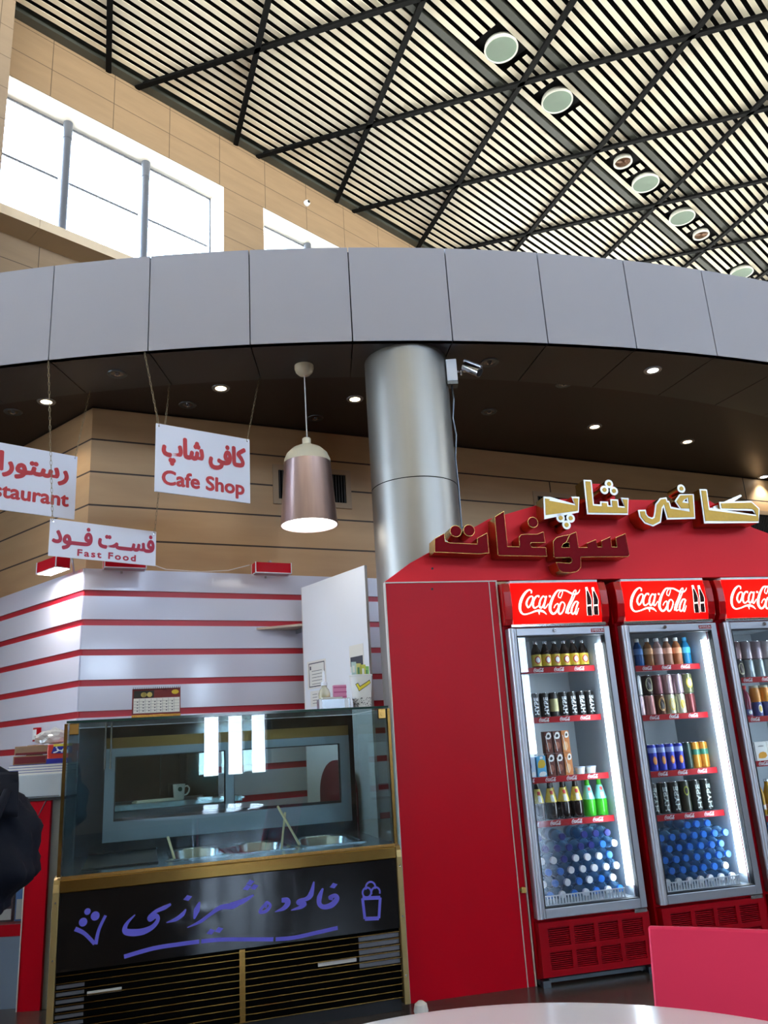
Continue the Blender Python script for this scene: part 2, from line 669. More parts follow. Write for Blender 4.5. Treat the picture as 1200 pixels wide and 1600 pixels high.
for i in range(-10, 22):
    w = 2.03 * i
    bar(w, 0.0, w - 0.487 * 20, 20.0, 0.036)
    w = 0.39 + 2.02 * i
    bar(w - 0.53 * 0, 0.0, w + 0.53 * 20, 20.0, 0.036)
struct(mb.build('lattice', M_BAR, ceil_void, recalc=False))

# ------------------------------------------------------------------ stone core under the canopy
BF = Frame((-2.136, 5.48, 0), 65.03)
BL = Frame((-2.136, 5.48, 0), -51.0)
struct(MB().box(0.0, 9.5, 0.0, 0.3, 0.0, 3.735).build('wall_core', M_BLOCK, loc=BF.o, rotz=BF.rot))
struct(MB().box(0.0, 3.0, -0.3, 0.0, 0.0, 3.735).build('wall_core_left', M_BLOCK, loc=BL.o, rotz=BL.rot))

# ------------------------------------------------------------------ ring canopy
CC, RO_ = Vector((-1.11, 15.695)), 11.1
C2, R2_ = Vector((-1.144, 13.377)), 8.267
M_FASCIA = mat('silver_grey_panel', (165, 162, 166), 0.38, metal=0.0, spec=0.5, noise=0.02, nscale=1.5)
M_SOFFIT = mat('shade_toned_soffit', (70, 68, 69), 0.4, spec=0.4)  # same panel as the fascia, with the underside's shade put into its colour
M_UNDER = mat('dark_brown_ceiling', (60, 52, 47), 0.45, spec=0.35)


def ring_pt(th, rad=RO_):
    return (CC.x + rad * math.sin(th), CC.y - rad * math.cos(th))


def ring_in(th):
    p = Vector(ring_pt(th))
    d = (CC - p).normalized()
    q = p - C2
    bq = q.dot(d)
    disc = bq * bq - (q.dot(q) - R2_ * R2_)
    t = -bq - math.sqrt(disc)
    return tuple(p + d * t)


J0, DJ = R(-5.19), R(3.41)
canopy = struct(empty('canopy'))
arc = [J0 + DJ * (k / 2.0) for k in range(-12, 40)]
core = [ring_pt(t, RO_ - 0.05) for t in arc]
core += [tuple(HF(14, -0.01, 0))[:2], tuple(HF(-5.0, -0.01, 0))[:2]]
o = struct(MB().slab(core, 3.74, 4.36).build('canopy_core', M_UNDER, canopy))
bk = [ring_pt(t, RO_ - 0.045) for t in arc] + [ring_pt(t, RO_ - 0.3) for t in reversed(arc)]
struct(MB().slab(bk, 3.73, 4.395).build('canopy_edge', M_BLACK, canopy))
for k in range(-6, 19):
    a, b = J0 + DJ * k + 0.00035, J0 + DJ * (k + 1) - 0.00035
    ts = [a + (b - a) * i / 4 for i in range(5)]
    poly = [ring_pt(t, RO_) for t in ts] + [ring_pt(t, RO_ - 0.04) for t in reversed(ts)]
    struct(MB().slab(poly, 3.70, 4.40).build('fascia_panel', M_FASCIA, canopy))
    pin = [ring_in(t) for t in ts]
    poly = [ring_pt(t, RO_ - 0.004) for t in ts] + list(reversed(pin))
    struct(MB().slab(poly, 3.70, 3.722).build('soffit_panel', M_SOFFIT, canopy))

# ------------------------------------------------------------------ round column
M_COL = mat('brushed_champagne_metal', (156, 154, 148), 0.42, metal=0.8, noise=0.05, nscale=30, aniso=(1, 1, 0.02))
mb = MB()
mb.lathe([(0.283, 0.0), (0.283, 2.775)], 64, (0.21, 5.0, 0), caps=False)
mb.lathe([(0.2805, 2.775), (0.2805, 2.781)], 64, (0.21, 5.0, 0), caps=False)
mb.lathe([(0.283, 2.781), (0.283, 3.70)], 64, (0.21, 5.0, 0), caps=False)
mb.lathe([(0.2805, 2.77), (0.2805, 2.785)], 64, (0.21, 5.0, 0), caps=False)
_col = struct(mb.build('column', M_COL, smooth=True, recalc=False))
MB().lathe([(0.2834, 2.774), (0.2834, 2.780)], 64, (0.21, 5.0, 0), caps=False).build('seam', M_BLACK, _col, smooth=True, recalc=False)

# ================================================================== shop front : kiosk
KF = Frame((0.559, 4.391, 0), 76.6)
M_RED = mat('red_laminate', (206, 9, 34), 0.3, spec=0.14)
M_REDD = mat('dark_red_paint', (170, 8, 26), 0.35, spec=0.16)
M_GABLE = mat('bright_red_sheet', (250, 48, 60), 0.5, spec=0.15)
M_WHITE = mat('white_laminate', (242, 246, 252), 0.25, spec=0.5)
M_TRIM = mat('pale_edge_trim', (222, 214, 205), 0.4)
M_BRASS = mat('brass', (190, 150, 84), 0.25, metal=1.0)
M_GOLD = mat('gold_leaf', (200, 158, 50), 0.45, metal=0.3, noise=0.12, nscale=60)
M_CRIM = mat('crimson_acrylic', (128, 0, 16), 0.45, spec=0.06)
M_SILV = mat('silver_edge', (214, 212, 206), 0.3, metal=0.4)
M_ALU = mat('brushed_aluminium', (176, 180, 188), 0.32, metal=0.7, noise=0.03, nscale=20, aniso=(1, 1, 0.05))
M_ALUH = mat('bright_aluminium', (206, 210, 220), 0.4, metal=0.6)
M_CHROME = mat('chrome', (215, 218, 225), 0.12, metal=1.0)
M_DARK = mat('dark_rubber', (22, 22, 24), 0.5)
M_STEEL = mat('stainless_steel', (178, 184, 190), 0.22, metal=1.0, noise=0.04, nscale=12)
M_STEELD = mat('dim_steel', (96, 102, 108), 0.3, metal=0.8)
M_LINER = mat('cooler_liner', (158, 168, 176), 0.35)

kiosk = empty('kiosk_front', KF.o, KF.rot, 'red drinks kiosk front with a gabled top board, framing the three glass door coolers', 'kiosk')
MB().box(-0.59, 0.0, 0.0, 0.03, 0.0, 2.02).box(0.006, 0.04, 0.0, 0.03, 0.0, 2.02).build('front_panel', M_RED, kiosk)
MB().box(-0.597, -0.591, -0.002, 0.034, 0.0, 2.02).box(0.0005, 0.0055, -0.002, 0.02, 0.0, 2.02).box(0.042, 0.05, -0.003, 0.03, 0.0, 2.02).box(
    -0.597, 0.05, -0.003, 0.03, 2.0205, 2.0275).build('edge_trim', M_TRIM, kiosk)
MB().box(2.06, 2.63, 0.0, 0.03, 0.0, 2.02).build('front_panel', M_RED, kiosk)
for a, b, c in ((-0.42, -0.40, 0.34), (2.06, 2.09, 0.52), (0.70, 0.715, 0.5), (1.372, 1.382, 0.5)):
    MB().box(a, b, 0.034, c, 0.0, 2.02).build('side_panel', M_REDD, kiosk)
ped = [(-0.597, 2.028), (2.70, 2.028), (2.70, 2.06), (1.77, 2.333), (1.50, 2.506), (0.502, 2.512), (0.368, 2.478), (0.037, 2.385), (-0.446, 2.125)]
ped = [(-0.597, 2.028), (2.64, 2.028), (1.77, 2.335), (1.50, 2.508), (0.505, 2.512), (0.368, 2.478), (0.037, 2.385), (-0.446, 2.132)]
MB().prism(ped, 0.0, 0.04).build('gable_board', M_GABLE, kiosk)
MB().prism([(0.70, 2.49), (0.865, 2.49), (0.865, 2.612), (0.70, 2.614)], 0.012, 0.035).build('backing_plate', M_GABLE, kiosk)
MB().box(-0.06, 0.02, 0.04, 0.36, 2.03, 2.06).box(0.2, 1.9, 0.04, 0.55, 2.03, 2.06).build('roof_board', M_REDD, kiosk)
MB().disc((0.02, 0.438), 0.014, -0.012, 0.0, 16).box(0.012, 0.036, -0.02, -0.008, 0.425, 0.45).build('lock', M_BRASS, kiosk)
for u, z in [(-0.32, 2.10), (-0.33, 1.985)]:
    MB().disc((u, z), 0.006, -0.0035, 0.0005, 10).build('screw_cap', M_DARK, kiosk)

# the two rows of raised letters
FY, BY = -0.115, -0.003
sg = empty('raised_lettering', KF(0.2, 0, 2.1), KF.rot, 'deep crimson letters with brass edges spelling the lower word on the red gable', 'lettering')
TE = [(-0.3278,2.242),(-0.2711,2.272),(-0.2687,2.226),(-0.2446,2.218),(-0.0859,2.21),(-0.0827,2.244),(-0.0214,2.275),(-0.0225,2.159),(-0.0729,2.154),(-0.3339,2.166)]
GHA = [(0.0318,2.367),(0.091,2.401),(0.0906,2.196),(0.1612,2.193),(0.1636,2.248),(0.1761,2.263),(0.2005,2.266),(0.2727,2.266),(0.3153,2.281),(0.3173,2.217),(0.2352,2.217),(0.2267,2.209),(0.235,2.191),(0.3174,2.189),(0.3189,2.137),(0.037,2.144),(0.0285,2.149)]
SU = [(0.3667,2.225),(0.39,2.247),(0.4324,2.257),(0.4746,2.264),(0.5153,2.28),(0.5175,2.188),(0.5721,2.188),(0.5713,2.212),(0.6327,2.235),(0.6351,2.19),(0.6638,2.19),(0.6631,2.226),(0.726,2.251),(0.7252,2.19),(0.7572,2.189),(0.7567,2.245),(0.8234,2.27),(0.8285,2.141),(0.8179,2.131),(0.5244,2.131),(0.5165,2.074),(0.5025,2.058),(0.4864,2.047),(0.4449,2.042),(0.4046,2.045),(0.3857,2.056),(0.3763,2.073),(0.3686,2.103),(0.4522,2.097),(0.4654,2.108),(0.4669,2.119),(0.4567,2.13),(0.3689,2.128),(0.36,2.136)]
SU_HOLE = [(0.4146,2.189),(0.4259,2.208),(0.4447,2.216),(0.4621,2.215),(0.4615,2.188)]
# keyhole the loop of the middle letter so it stays open
_k = 4
SUK = SU[:5] + SU[5:]
SUK = SU[:2] + SU[2:4] + [SU_HOLE[2], SU_HOLE[1], SU_HOLE[0], SU_HOLE[4], SU_HOLE[3], (SU_HOLE[2][0] + 0.0005, SU_HOLE[2][1]), (SU[3][0] + 0.0005, SU[3][1])] + SU[4:]


def sh(poly, du=-0.2, dz=-2.1):
    return [(x + du, z + dz) for x, z in poly]


for nm, poly in (('letter', TE), ('letter', GHA), ('letter', SUK)):
    p = sh(poly)
    b = MB().prism(p, FY, BY).build(nm, M_BRASS, sg)
    ins = 0.0022
    MB().prism(inset(p, ins) if poly is not SUK else sh(inset(SU[:4] + SU[4:], ins)) if False else inset(p, ins), FY - 0.003, FY + 0.004).build('letter_face', M_CRIM, b)
for (u, z), r in [((-0.2034, 2.284), 0.033), ((-0.126, 2.288), 0.033), ((0.2578, 2.335), 0.031)]:
    c = (u - 0.2, z - 2.1)
    b = MB().disc(c, r, FY, BY, 28).build('letter_dot', M_BRASS, sg)
    MB().disc(c, r - 0.0025, FY - 0.003, FY + 0.004, 28).build('dot_face', M_CRIM, b)

sg2 = empty('raised_lettering', KF(1.0, 0, 2.4), KF.rot, 'gold letters with silver edges spelling the upper word along the top of the red gable', 'lettering')
W1_, W2_ = 0.050, 0.032


def gold(strokes, smooth=False):
    a = MB()
    f = MB()
    g = MB()
    for k, st in enumerate(strokes):
        p = [(x - 1.0, z - 2.4) for x, z in st]
        a.stroke(p, W1_ - 0.001, FY + 0.004, BY, smooth=smooth, k=4)
        f.stroke(p, W1_, FY - 0.0001 * k, FY + 0.005, smooth=smooth, k=4)
        e = 0.010
        q = list(p)
        d0 = Vector((q[1][0] - q[0][0], q[1][1] - q[0][1])).normalized()
        d1 = Vector((q[-2][0] - q[-1][0], q[-2][1] - q[-1][1])).normalized()
        q[0] = (q[0][0] + d0.x * e, q[0][1] + d0.y * e)
        q[-1] = (q[-1][0] + d1.x * e, q[-1][1] + d1.y * e)
        g.stroke(q, W2_, FY - 0.003 - 0.0002 * k, FY + 0.003, smooth=smooth, k=4)
    b = a.build('letter', M_BRASS, sg2)
    f.build('silver_rim', M_SILV, b)
    g.build('letter_face', M_GOLD, b)


PE = [(0.366,2.484),(0.3548,2.421),(0.5378,2.42),(0.5388,2.489)]
SHA = [(0.6306,2.593),(0.6243,2.415),(0.8502,2.407),(0.853,2.485)]
FI = [(0.9525,2.413),(0.9542,2.378),(0.9726,2.351),(1.009,2.338),(1.042,2.353),(1.056,2.393),(1.069,2.436),(1.095,2.462),(1.131,2.467),(1.127,2.393),(1.278,2.385),(1.288,2.5),(1.229,2.488),(1.206,2.462),(1.22,2.441),(1.277,2.437)]
KA = [(1.385,2.545),(1.378,2.379),(1.721,2.36),(1.724,2.418),(1.698,2.442),(1.478,2.44)]
gold([PE])
gold([SHA, [(0.7142,2.414),(0.717,2.462)], [(0.7809,2.411),(0.784,2.476)]])
gold([FI[:9], [(1.118,2.467),(1.127,2.393),(1.278,2.385),(1.288,2.5),(1.229,2.488),(1.206,2.462),(1.22,2.441),(1.277,2.437)]])
gold([KA])
kb = MB().stroke([(0.448,0.029),(0.548,0.065),(0.656,0.115)], [0.022, 0.03, 0.012], FY + 0.02, BY, smooth=False).build('letter_bar', M_SILV, sg2)
for u, z in [(0.4303,2.361),(0.4919,2.36),(0.4613,2.32),(0.7642,2.57),(0.7296,2.533),(0.7893,2.527),(1.237,2.547)]:
    c = (u - 1.0, z - 2.4)
    b = MB().disc(c, 0.0255, FY + 0.004, BY, 24).build('letter_dot', M_BRASS, sg2)
    MB().disc(c, 0.026, FY, FY + 0.005, 24).build('silver_rim', M_SILV, b)
    MB().disc(c, 0.013, FY - 0.003, FY + 0.003, 20).build('dot_face', M_GOLD, b)

# ------------------------------------------------------------------ coolers
M_HDR = emit('backlit_red', (255, 24, 26), 0.45)
_nt = M_HDR.node_tree
_tl = _nt.nodes.new('ShaderNodeBsdfTranslucent')
_tl.inputs[0].default_value = lin((255, 86, 70)) + (1,)
_ad = _nt.nodes.new('ShaderNodeAddShader')
_ou = [n for n in _nt.nodes if n.type == 'OUTPUT_MATERIAL'][0]
_em = [n for n in _nt.nodes if n.type == 'EMISSION'][0]
_nt.links.new(_em.outputs[0], _ad.inputs[0])
_nt.links.new(_tl.outputs[0], _ad.inputs[1])
_nt.links.new(_ad.outputs[0], _ou.inputs[0])
M_HTUBE = emit('header_tube_light', (255, 246, 236), 9.0)
M_HDRS = mat('gloss_red_plastic', (200, 10, 20), 0.15, coat=0.5)
M_LOGO = emit('backlit_white', (255, 246, 236), 2.2)
M_TUBE = emit('white_tube', (235, 246, 255), 26.0)
M_DOORGL = glass('cooler_glass', (244, 248, 250), ior=1.6)
M_LIPR = mat('red_shelf_strip', (156, 8, 24), 0.5, spec=0.2)
M_COLA = mat('cola', (52, 8, 8), 0.15, coat=0.5)
M_GRAPH = mat('dark_gap', (60, 8, 14), 0.8)
COKE = [
([(0.1729,0.1789),(0.1755,0.1937),(0.1603,0.1982),(0.1336,0.1796),(0.1071,0.1422),(0.0948,0.1047),(0.0973,0.0755),(0.1155,0.0604),(0.1516,0.0658),(0.1886,0.0775),(0.2156,0.0789),(0.2371,0.0721),(0.2531,0.0563)],[0.0086,0.0112,0.0112,0.0173,0.0216,0.0199,0.0164,0.0112,0.0095,0.0130,0.0173,0.0147,0.0026]),
([(0.2081,0.0728),(0.2083,0.0561)],[0.0130,0.0026]),
([(0.1441,0.0974),(0.1366,0.1206),(0.15,0.1477),(0.1695,0.162),(0.1808,0.1555),(0.1725,0.1303),(0.1538,0.1034),(0.1419,0.0974)],[0.0112,0.0147,0.0121,0.0095,0.0104,0.0112,0.0104,0.0095]),
([(0.2158,0.1548),(0.219,0.1632),(0.2031,0.1614),(0.1849,0.1406),(0.1756,0.1113),(0.1839,0.0944),(0.2052,0.1044),(0.2226,0.1187)],[0.0086,0.0095,0.0112,0.0138,0.0147,0.0121,0.0078,0.0060]),
([(0.2562,0.154),(0.2435,0.1606),(0.2252,0.1398),(0.2149,0.1105),(0.2218,0.0935),(0.2395,0.1099),(0.2571,0.1434),(0.2653,0.1623)],[0.0095,0.0104,0.0121,0.0138,0.0121,0.0095,0.0104,0.0104]),
([(0.2637,0.1602),(0.2506,0.1266),(0.2414,0.0994),(0.2496,0.0929),(0.272,0.1177)],[0.0121,0.0138,0.0130,0.0086,0.0043]),
([(0.2804,0.1599),(0.2913,0.1597)],[0.0147,0.0147]),
([(0.3506,0.1479),(0.339,0.1566),(0.3451,0.1757),(0.3616,0.1904),(0.3675,0.1796),(0.3506,0.1479)],[0.0052,0.0060,0.0060,0.0060,0.0060,0.0052]),
([(0.3632,0.1925),(0.3379,0.1908),(0.3089,0.1594),(0.2855,0.1174),(0.2777,0.0838),(0.2896,0.0604),(0.3106,0.0662),(0.3311,0.0953),(0.3306,0.1164),(0.3137,0.1083),(0.3026,0.0917)],[0.0112,0.0121,0.0164,0.0216,0.0207,0.0164,0.0130,0.0104,0.0078,0.0069,0.0052]),
([(0.3634,0.1934),(0.3926,0.1898),(0.4227,0.1743),(0.4496,0.1695),(0.4695,0.1799),(0.4785,0.1948)],[0.0112,0.0112,0.0130,0.0121,0.0078,0.0026]),
([(0.3657,0.1242),(0.3518,0.1223),(0.3347,0.0952),(0.3286,0.0658),(0.3388,0.0571),(0.3568,0.0735),(0.3726,0.107),(0.3657,0.1242)],[0.0078,0.0104,0.0130,0.0138,0.0112,0.0095,0.0095,0.0078]),
([(0.3733,0.0605),(0.3868,0.094),(0.4187,0.1444),(0.4376,0.1826),(0.4528,0.1931),(0.4493,0.1738),(0.4267,0.1357),(0.3982,0.0937),(0.3846,0.0602),(0.401,0.064)],[0.0104,0.0112,0.0104,0.0086,0.0069,0.0069,0.0086,0.0112,0.0104,0.0060]),
([(0.4573,0.1244),(0.4412,0.1247),(0.4192,0.0975),(0.4084,0.0681),(0.4167,0.0552),(0.434,0.0717),(0.4506,0.1096)],[0.0078,0.0112,0.0130,0.0138,0.0112,0.0095,0.0086]),
([(0.4593,0.1222),(0.4437,0.0927),(0.4329,0.0633),(0.4394,0.0538),(0.4569,0.0882)],[0.0112,0.0121,0.0112,0.0078,0.0043]),
]


def logo(mb, x0, z0, sx, sz, y, thick=0.001, mi=0):
    """the flowing script of the cooler headers, placed with its own origin at (x0, z0)"""
    for k, (pts, ws) in enumerate(COKE):
        p = [(x0 + (a - 0.09) * sx, z0 + (b - 0.05) * sz) for a, b in pts]
        mb.stroke(p, [w * sx * 0.74 for w in ws], y - 0.00006 * k, y + thick, mi=mi, k=4 if sx > 0.5 else 2)
    return mb


BOT = [[(0.5065, 0.043), (0.508, 0.07), (0.510, 0.10), (0.5135, 0.128), (0.5125, 0.155), (0.509, 0.185), (0.507, 0.206)],
       [(0.546, 0.046), (0.5475, 0.07), (0.5505, 0.10), (0.555, 0.128), (0.5525, 0.155), (0.548, 0.183), (0.5465, 0.204)]]
SHELVES = {0: [1.545, 1.272, 0.958, 0.735], 1: [1.53, 1.25, 0.942, 0.712], 2: [1.435, 1.207, 0.957, 0.657]}
CU0 = [0.055, 0.735, 1.39]
CW, CD = 0.63, 0.54


def make_cooler(i, label):
    f = empty('drinks_cooler', KF(CU0[i], -0.02, 0), KF.rot, label, 'cooler', 'red glass door drinks coolers in the kiosk')
    b = MB()
    b.box(0.0, 0.035, 0.015, CD, 0.03, 1.76).box(CW - 0.035, CW, 0.015, CD, 0.03, 1.76)
    b.box(0.0, CW, 0.015, CD, 1.745, 1.765).box(0.035, CW - 0.035, 0.03, CD, 0.06, 0.30).box(0.0, CW, 0.035, CD, 1.765, 2.0)
    body = b.build('body', M_RED, f, recalc=False)
    l = MB()
    l.box(0.036, 0.041, 0.03, CD - 0.03, 0.302, 1.744).box(CW - 0.041, CW - 0.036, 0.03, CD - 0.03, 0.302, 1.744)
    l.box(0.041, CW - 0.041, CD - 0.04, CD - 0.032, 0.302, 1.744).box(0.041, CW - 0.041, 0.03, CD - 0.04, 1.735, 1.744).box(0.041, CW - 0.041, 0.03, CD - 0.04, 0.302, 0.345)
    l.box(0.30, 0.32, CD - 0.052, CD - 0.04, 0.345, 1.735)
    l.build('liner', M_LINER, f, recalc=False)
    # header
    h = MB().box(0.05, CW - 0.05, -0.03, -0.0295, 1.772, 2.0).build('header_sign', M_HDR, f)
    MB().box(0.05, CW - 0.05, 0.0305, 0.034, 1.772, 2.0).build('header_back', M_WHITE, f)
    MB().lathe([(0.011, 0.11), (0.011, CW - 0.13)], 12, (0, 0.014, 1.872), axis='x').build('header_tube', M_HTUBE, f)
    logo(MB(), 0.092, 1.815, 0.97, 0.98, -0.0312).build('script_lettering', M_LOGO, h)
    for k, p in enumerate(BOT):
        q = [(x + 0.004, z + 1.765) for x, z in p]
        eb = MB().stroke(q, [0.031, 0.033, 0.030, 0.033, 0.026, 0.015, 0.013], -0.0316 - 0.0004 * k, -0.0305)
        bt = eb.build('bottle_emblem', M_LOGO, h)
        MB().stroke([(x, z) for x, z in q[:-1]], [0.026, 0.028, 0.025, 0.028, 0.021, 0.008], -0.0324 - 0.0004 * k, -0.0316 - 0.0004 * k).build('cola', M_COLA, bt)
        MB().stroke([(q[2][0] - 0.011, q[2][1]), (q[2][0] + 0.011, q[2][1] + 0.002)], 0.008, -0.0328 - 0.0004 * k, -0.0318 - 0.0004 * k, smooth=False).build('label_print', M_LOGO, bt)
    for x0, x1 in ((0.0, 0.05), (CW - 0.05, CW)):
        prof = [(-0.012, 1.768), (-0.034, 1.80), (-0.044, 1.87), (-0.040, 1.95), (-0.026, 2.0), (0.03, 2.005), (0.03, 1.768)]
        n = len(prof)
        vs = [(x0 + 0.003, y, z) for y, z in prof] + [(x1, y, z) for y, z in prof]
        m2 = MB()
        m2.add(vs, [tuple(range(n)), tuple(range(2 * n - 1, n - 1, -1))] + [(k, (k + 1) % n, n + (k + 1) % n, n + k) for k in range(n)])
        m2.build('header_cheek', M_HDRS, f, bevel=0.004)
    MB().box(0.05, CW - 0.05, -0.034, 0.03, 2.0, 2.013).build('header_cap', M_WHITE, f)
    MB().box(0.03, CW - 0.03, -0.04, 0.01, 1.752, 1.771).build('header_rail', M_CHROME, f, bevel=0.004)
    # door
    D0, D1, Z0, Z1 = 0.012, CW - 0.012, 0.302, 1.748
    d = MB()
    d.box(D0, D0 + 0.046, -0.035, 0.012, Z0, Z1).box(D1 - 0.036, D1, -0.035, 0.012, Z0, Z1)
    d.box(D0 + 0.046, D1 - 0.036, -0.035, 0.012, Z1 - 0.042, Z1).box(D0 + 0.046, D1 - 0.036, -0.035, 0.012, Z0, Z0 + 0.046)
    door = d.build('door', M_ALU, f, bevel=0.003, recalc=False)
    g = MB()
    for a in (0, 1):
        g.box(D0 + 0.046, D0 + 0.050, -0.036, 0.0, Z0 + 0.046, Z1 - 0.042) if a == 0 else g.box(D1 - 0.040, D1 - 0.036, -0.036, 0.0, Z0 + 0.046, Z1 - 0.042)
    g.box(D0 + 0.05, D1 - 0.04, -0.036, 0.0, Z1 - 0.047, Z1 - 0.042).box(D0 + 0.05, D1 - 0.04, -0.036, 0.0, Z0 + 0.046, Z0 + 0.051)
    g.build('gasket', M_DARK, door, recalc=False)
    MB().box(D0 + 0.05, D1 - 0.04, -0.02, -0.014, Z0 + 0.051, Z1 - 0.047).build('glass_pane', M_DOORGL, door)
    MB().lathe([(0.019, Z0 + 0.004), (0.019, Z1 - 0.002)], 20, (D0 + 0.016, -0.036, 0)).build('handle', M_ALUH, door, smooth='auto')
    MB().lathe([(0.009, -0.046), (0.011, -0.036), (0.011, -0.034)], 16, (D0 + 0.27, 0, Z1 - 0.018), axis='y').build('lock', M_CHROME, door, smooth='auto')
    bd = MB().box(D1 - 0.115, D1 - 0.035, -0.0372, -0.0352, Z1 - 0.033, Z1 - 0.014)
    bd = bd.build('badge', M_LIPR, door)
    fit_text(MB(), 'EMERSUN', D1 - 0.11, D1 - 0.04, Z1 - 0.030, Z1 - 0.017, -0.0376).build('badge_lettering', M_WHITE, bd, recalc=False)
    # shelves with their price strips
    for z in SHELVES[i]:
        s = MB()
        s.box(0.045, CW - 0.045, 0.15, 0.162, z - 0.008, z - 0.002)
        for k in range(26):
            x = 0.05 + k * (CW - 0.10) / 25
            s.box(x - 0.002, x + 0.002, 0.16, CD - 0.05, z - 0.006, z)
        s.box(0.045, CW - 0.045, CD - 0.06, CD - 0.054, z - 0.008, z - 0.002)
        sh_ = s.build('shelf', M_WHITE, f, recalc=False)
        st = MB().box(0.044, CW - 0.044, 0.140, 0.146, z - 0.029, z + 0.003).build('price_strip', M_LIPR, sh_)
        lm = MB()
        for q in range(4):
            logo(lm, 0.085 + q * 0.125, z - 0.024, 0.16, 0.15, 0.1393, 0.0005)
            lm.build('script_lettering', M_WHITE, st, recalc=False)
            lm = MB()
    tb = MB().box(CW - 0.066, CW - 0.043, 0.032, 0.058, 0.40, 1.66).build('light_tube', M_TUBE, f)
    gr = MB()
    gr.box(0.05, CW - 0.09, 0.03, 0.036, 0.346, 0.352)
    k = 0.05
    while k < CW - 0.10:
        gr.box(k, k + 0.008, 0.03, 0.034, 0.352, 0.388)
        k += 0.0165
    gr.box(0.05, CW - 0.09, 0.03, 0.036, 0.388, 0.393)
    gr.build('air_grille', M_WHITE, f, recalc=False)
    # lower grille
    gp = MB()
    gp.box(0.012, CW - 0.012, -0.038, 0.03, 0.045, 0.075).box(0.012, CW - 0.012, -0.038, 0.03, 0.155, 0.178).box(0.012, CW - 0.012, -0.038, 0.03, 0.262, 0.288)
    xs = [0.012, 0.058, 0.175, 0.198, 0.308, 0.33, 0.44, 0.462, 0.578, CW - 0.012]
    for a, b2 in ((xs[0], xs[1]), (xs[2], xs[3]), (xs[4], xs[5]), (xs[6], xs[7]), (xs[8], xs[9])):
        gp.box(a, b2, -0.038, 0.03, 0.075, 0.155).box(a, b2, -0.038, 0.03, 0.178, 0.262)
    gpo = gp.build('grille_panel', M_REDD, f, recalc=False)
    lv = MB()
    lv.box(0.02, CW - 0.02, 0.02, 0.028, 0.06, 0.275)
    lo = MB()
    for a, b2 in ((xs[1], xs[2]), (xs[3], xs[4]), (xs[5], xs[6]), (xs[7], xs[8])):
        for z0, z1 in ((0.075, 0.155), (0.178, 0.262)):
            n = 9
            for k in range(n):
                z = z0 + (k + 0.5) * (z1 - z0) / n
                lo.box(a, b2, -0.03, -0.012, z - 0.0022, z + 0.0022)
    lv.build('grille_back', M_GRAPH, gpo, recalc=False)
    lo.build('louvre', M_REDD, gpo, recalc=False)
    MB().box(CW - 0.09, CW - 0.02, -0.04, 0.012, 0.284, 0.30).build('hinge', M_CHROME, f)
    MB().box(0.0, CW, 0.0, 0.03, 0.012, 0.03).box(0.01, 0.05, -0.03, 0.05, 0.0, 0.03).box(CW - 0.05, CW - 0.01, -0.03, 0.05, 0.0, 0.03).box(
        0.02, 0.06, 0.03, CD - 0.02, 0.0, 0.06).box(CW - 0.06, CW - 0.02, 0.03, CD - 0.02, 0.0, 0.06).build('skid', M_STEELD, f, recalc=False)
    return f


make_cooler(0, 'left cooler of the red kiosk, with dark malt bottles on its top shelf')
make_cooler(1, 'middle cooler of the three in the red kiosk, mixed cans on its second shelf')
make_cooler(2, 'right cooler of the red kiosk, cut by the right edge of the photo')

# ================================================================== glass topped dessert freezer
FF = Frame((-0.021, 4.15, 0), 72.6)
M_ACRY = mat('black_acrylic', (7, 7, 9), 0.06, spec=0.5, coat=0.4)
M_BRASSD = mat('polished_brass', (150, 116, 60), 0.2, metal=1.0)
M_GOLDP = mat('satin_gold_profile', (172, 148, 96), 0.4, metal=0.7)
M_PURP = mat('violet_vinyl', (116, 112, 236), 0.4)
M_CASE = glass('case_glass', (236, 246, 246), ior=1.6)
M_GEDGE = mat('green_glass_edge', (34, 66, 58), 0.1, spec=0.6)
M_LIDD = mat('dark_lid', (40, 44, 48), 0.35)
FZ = 1.37
M_PAPER = mat('white_paper', (232, 230, 222), 0.7)
M_STEELK = mat('dark_steel', (52, 58, 64), 0.22, metal=0.85, noise=0.2, nscale=6)
fz = empty('dessert_freezer', FF.o, FF.rot, 'black and gold ice dessert freezer with a glass case on top, beside the red kiosk', 'freezer')
MB().box(-1.535, -0.025, 0.022, 0.74, 0.06, 0.66).build('cabinet', M_ACRY, fz)
fp = MB().box(-1.533, -0.027, 0.0, 0.02, 0.35, 0.652).build('front_panel', M_ACRY, fz)
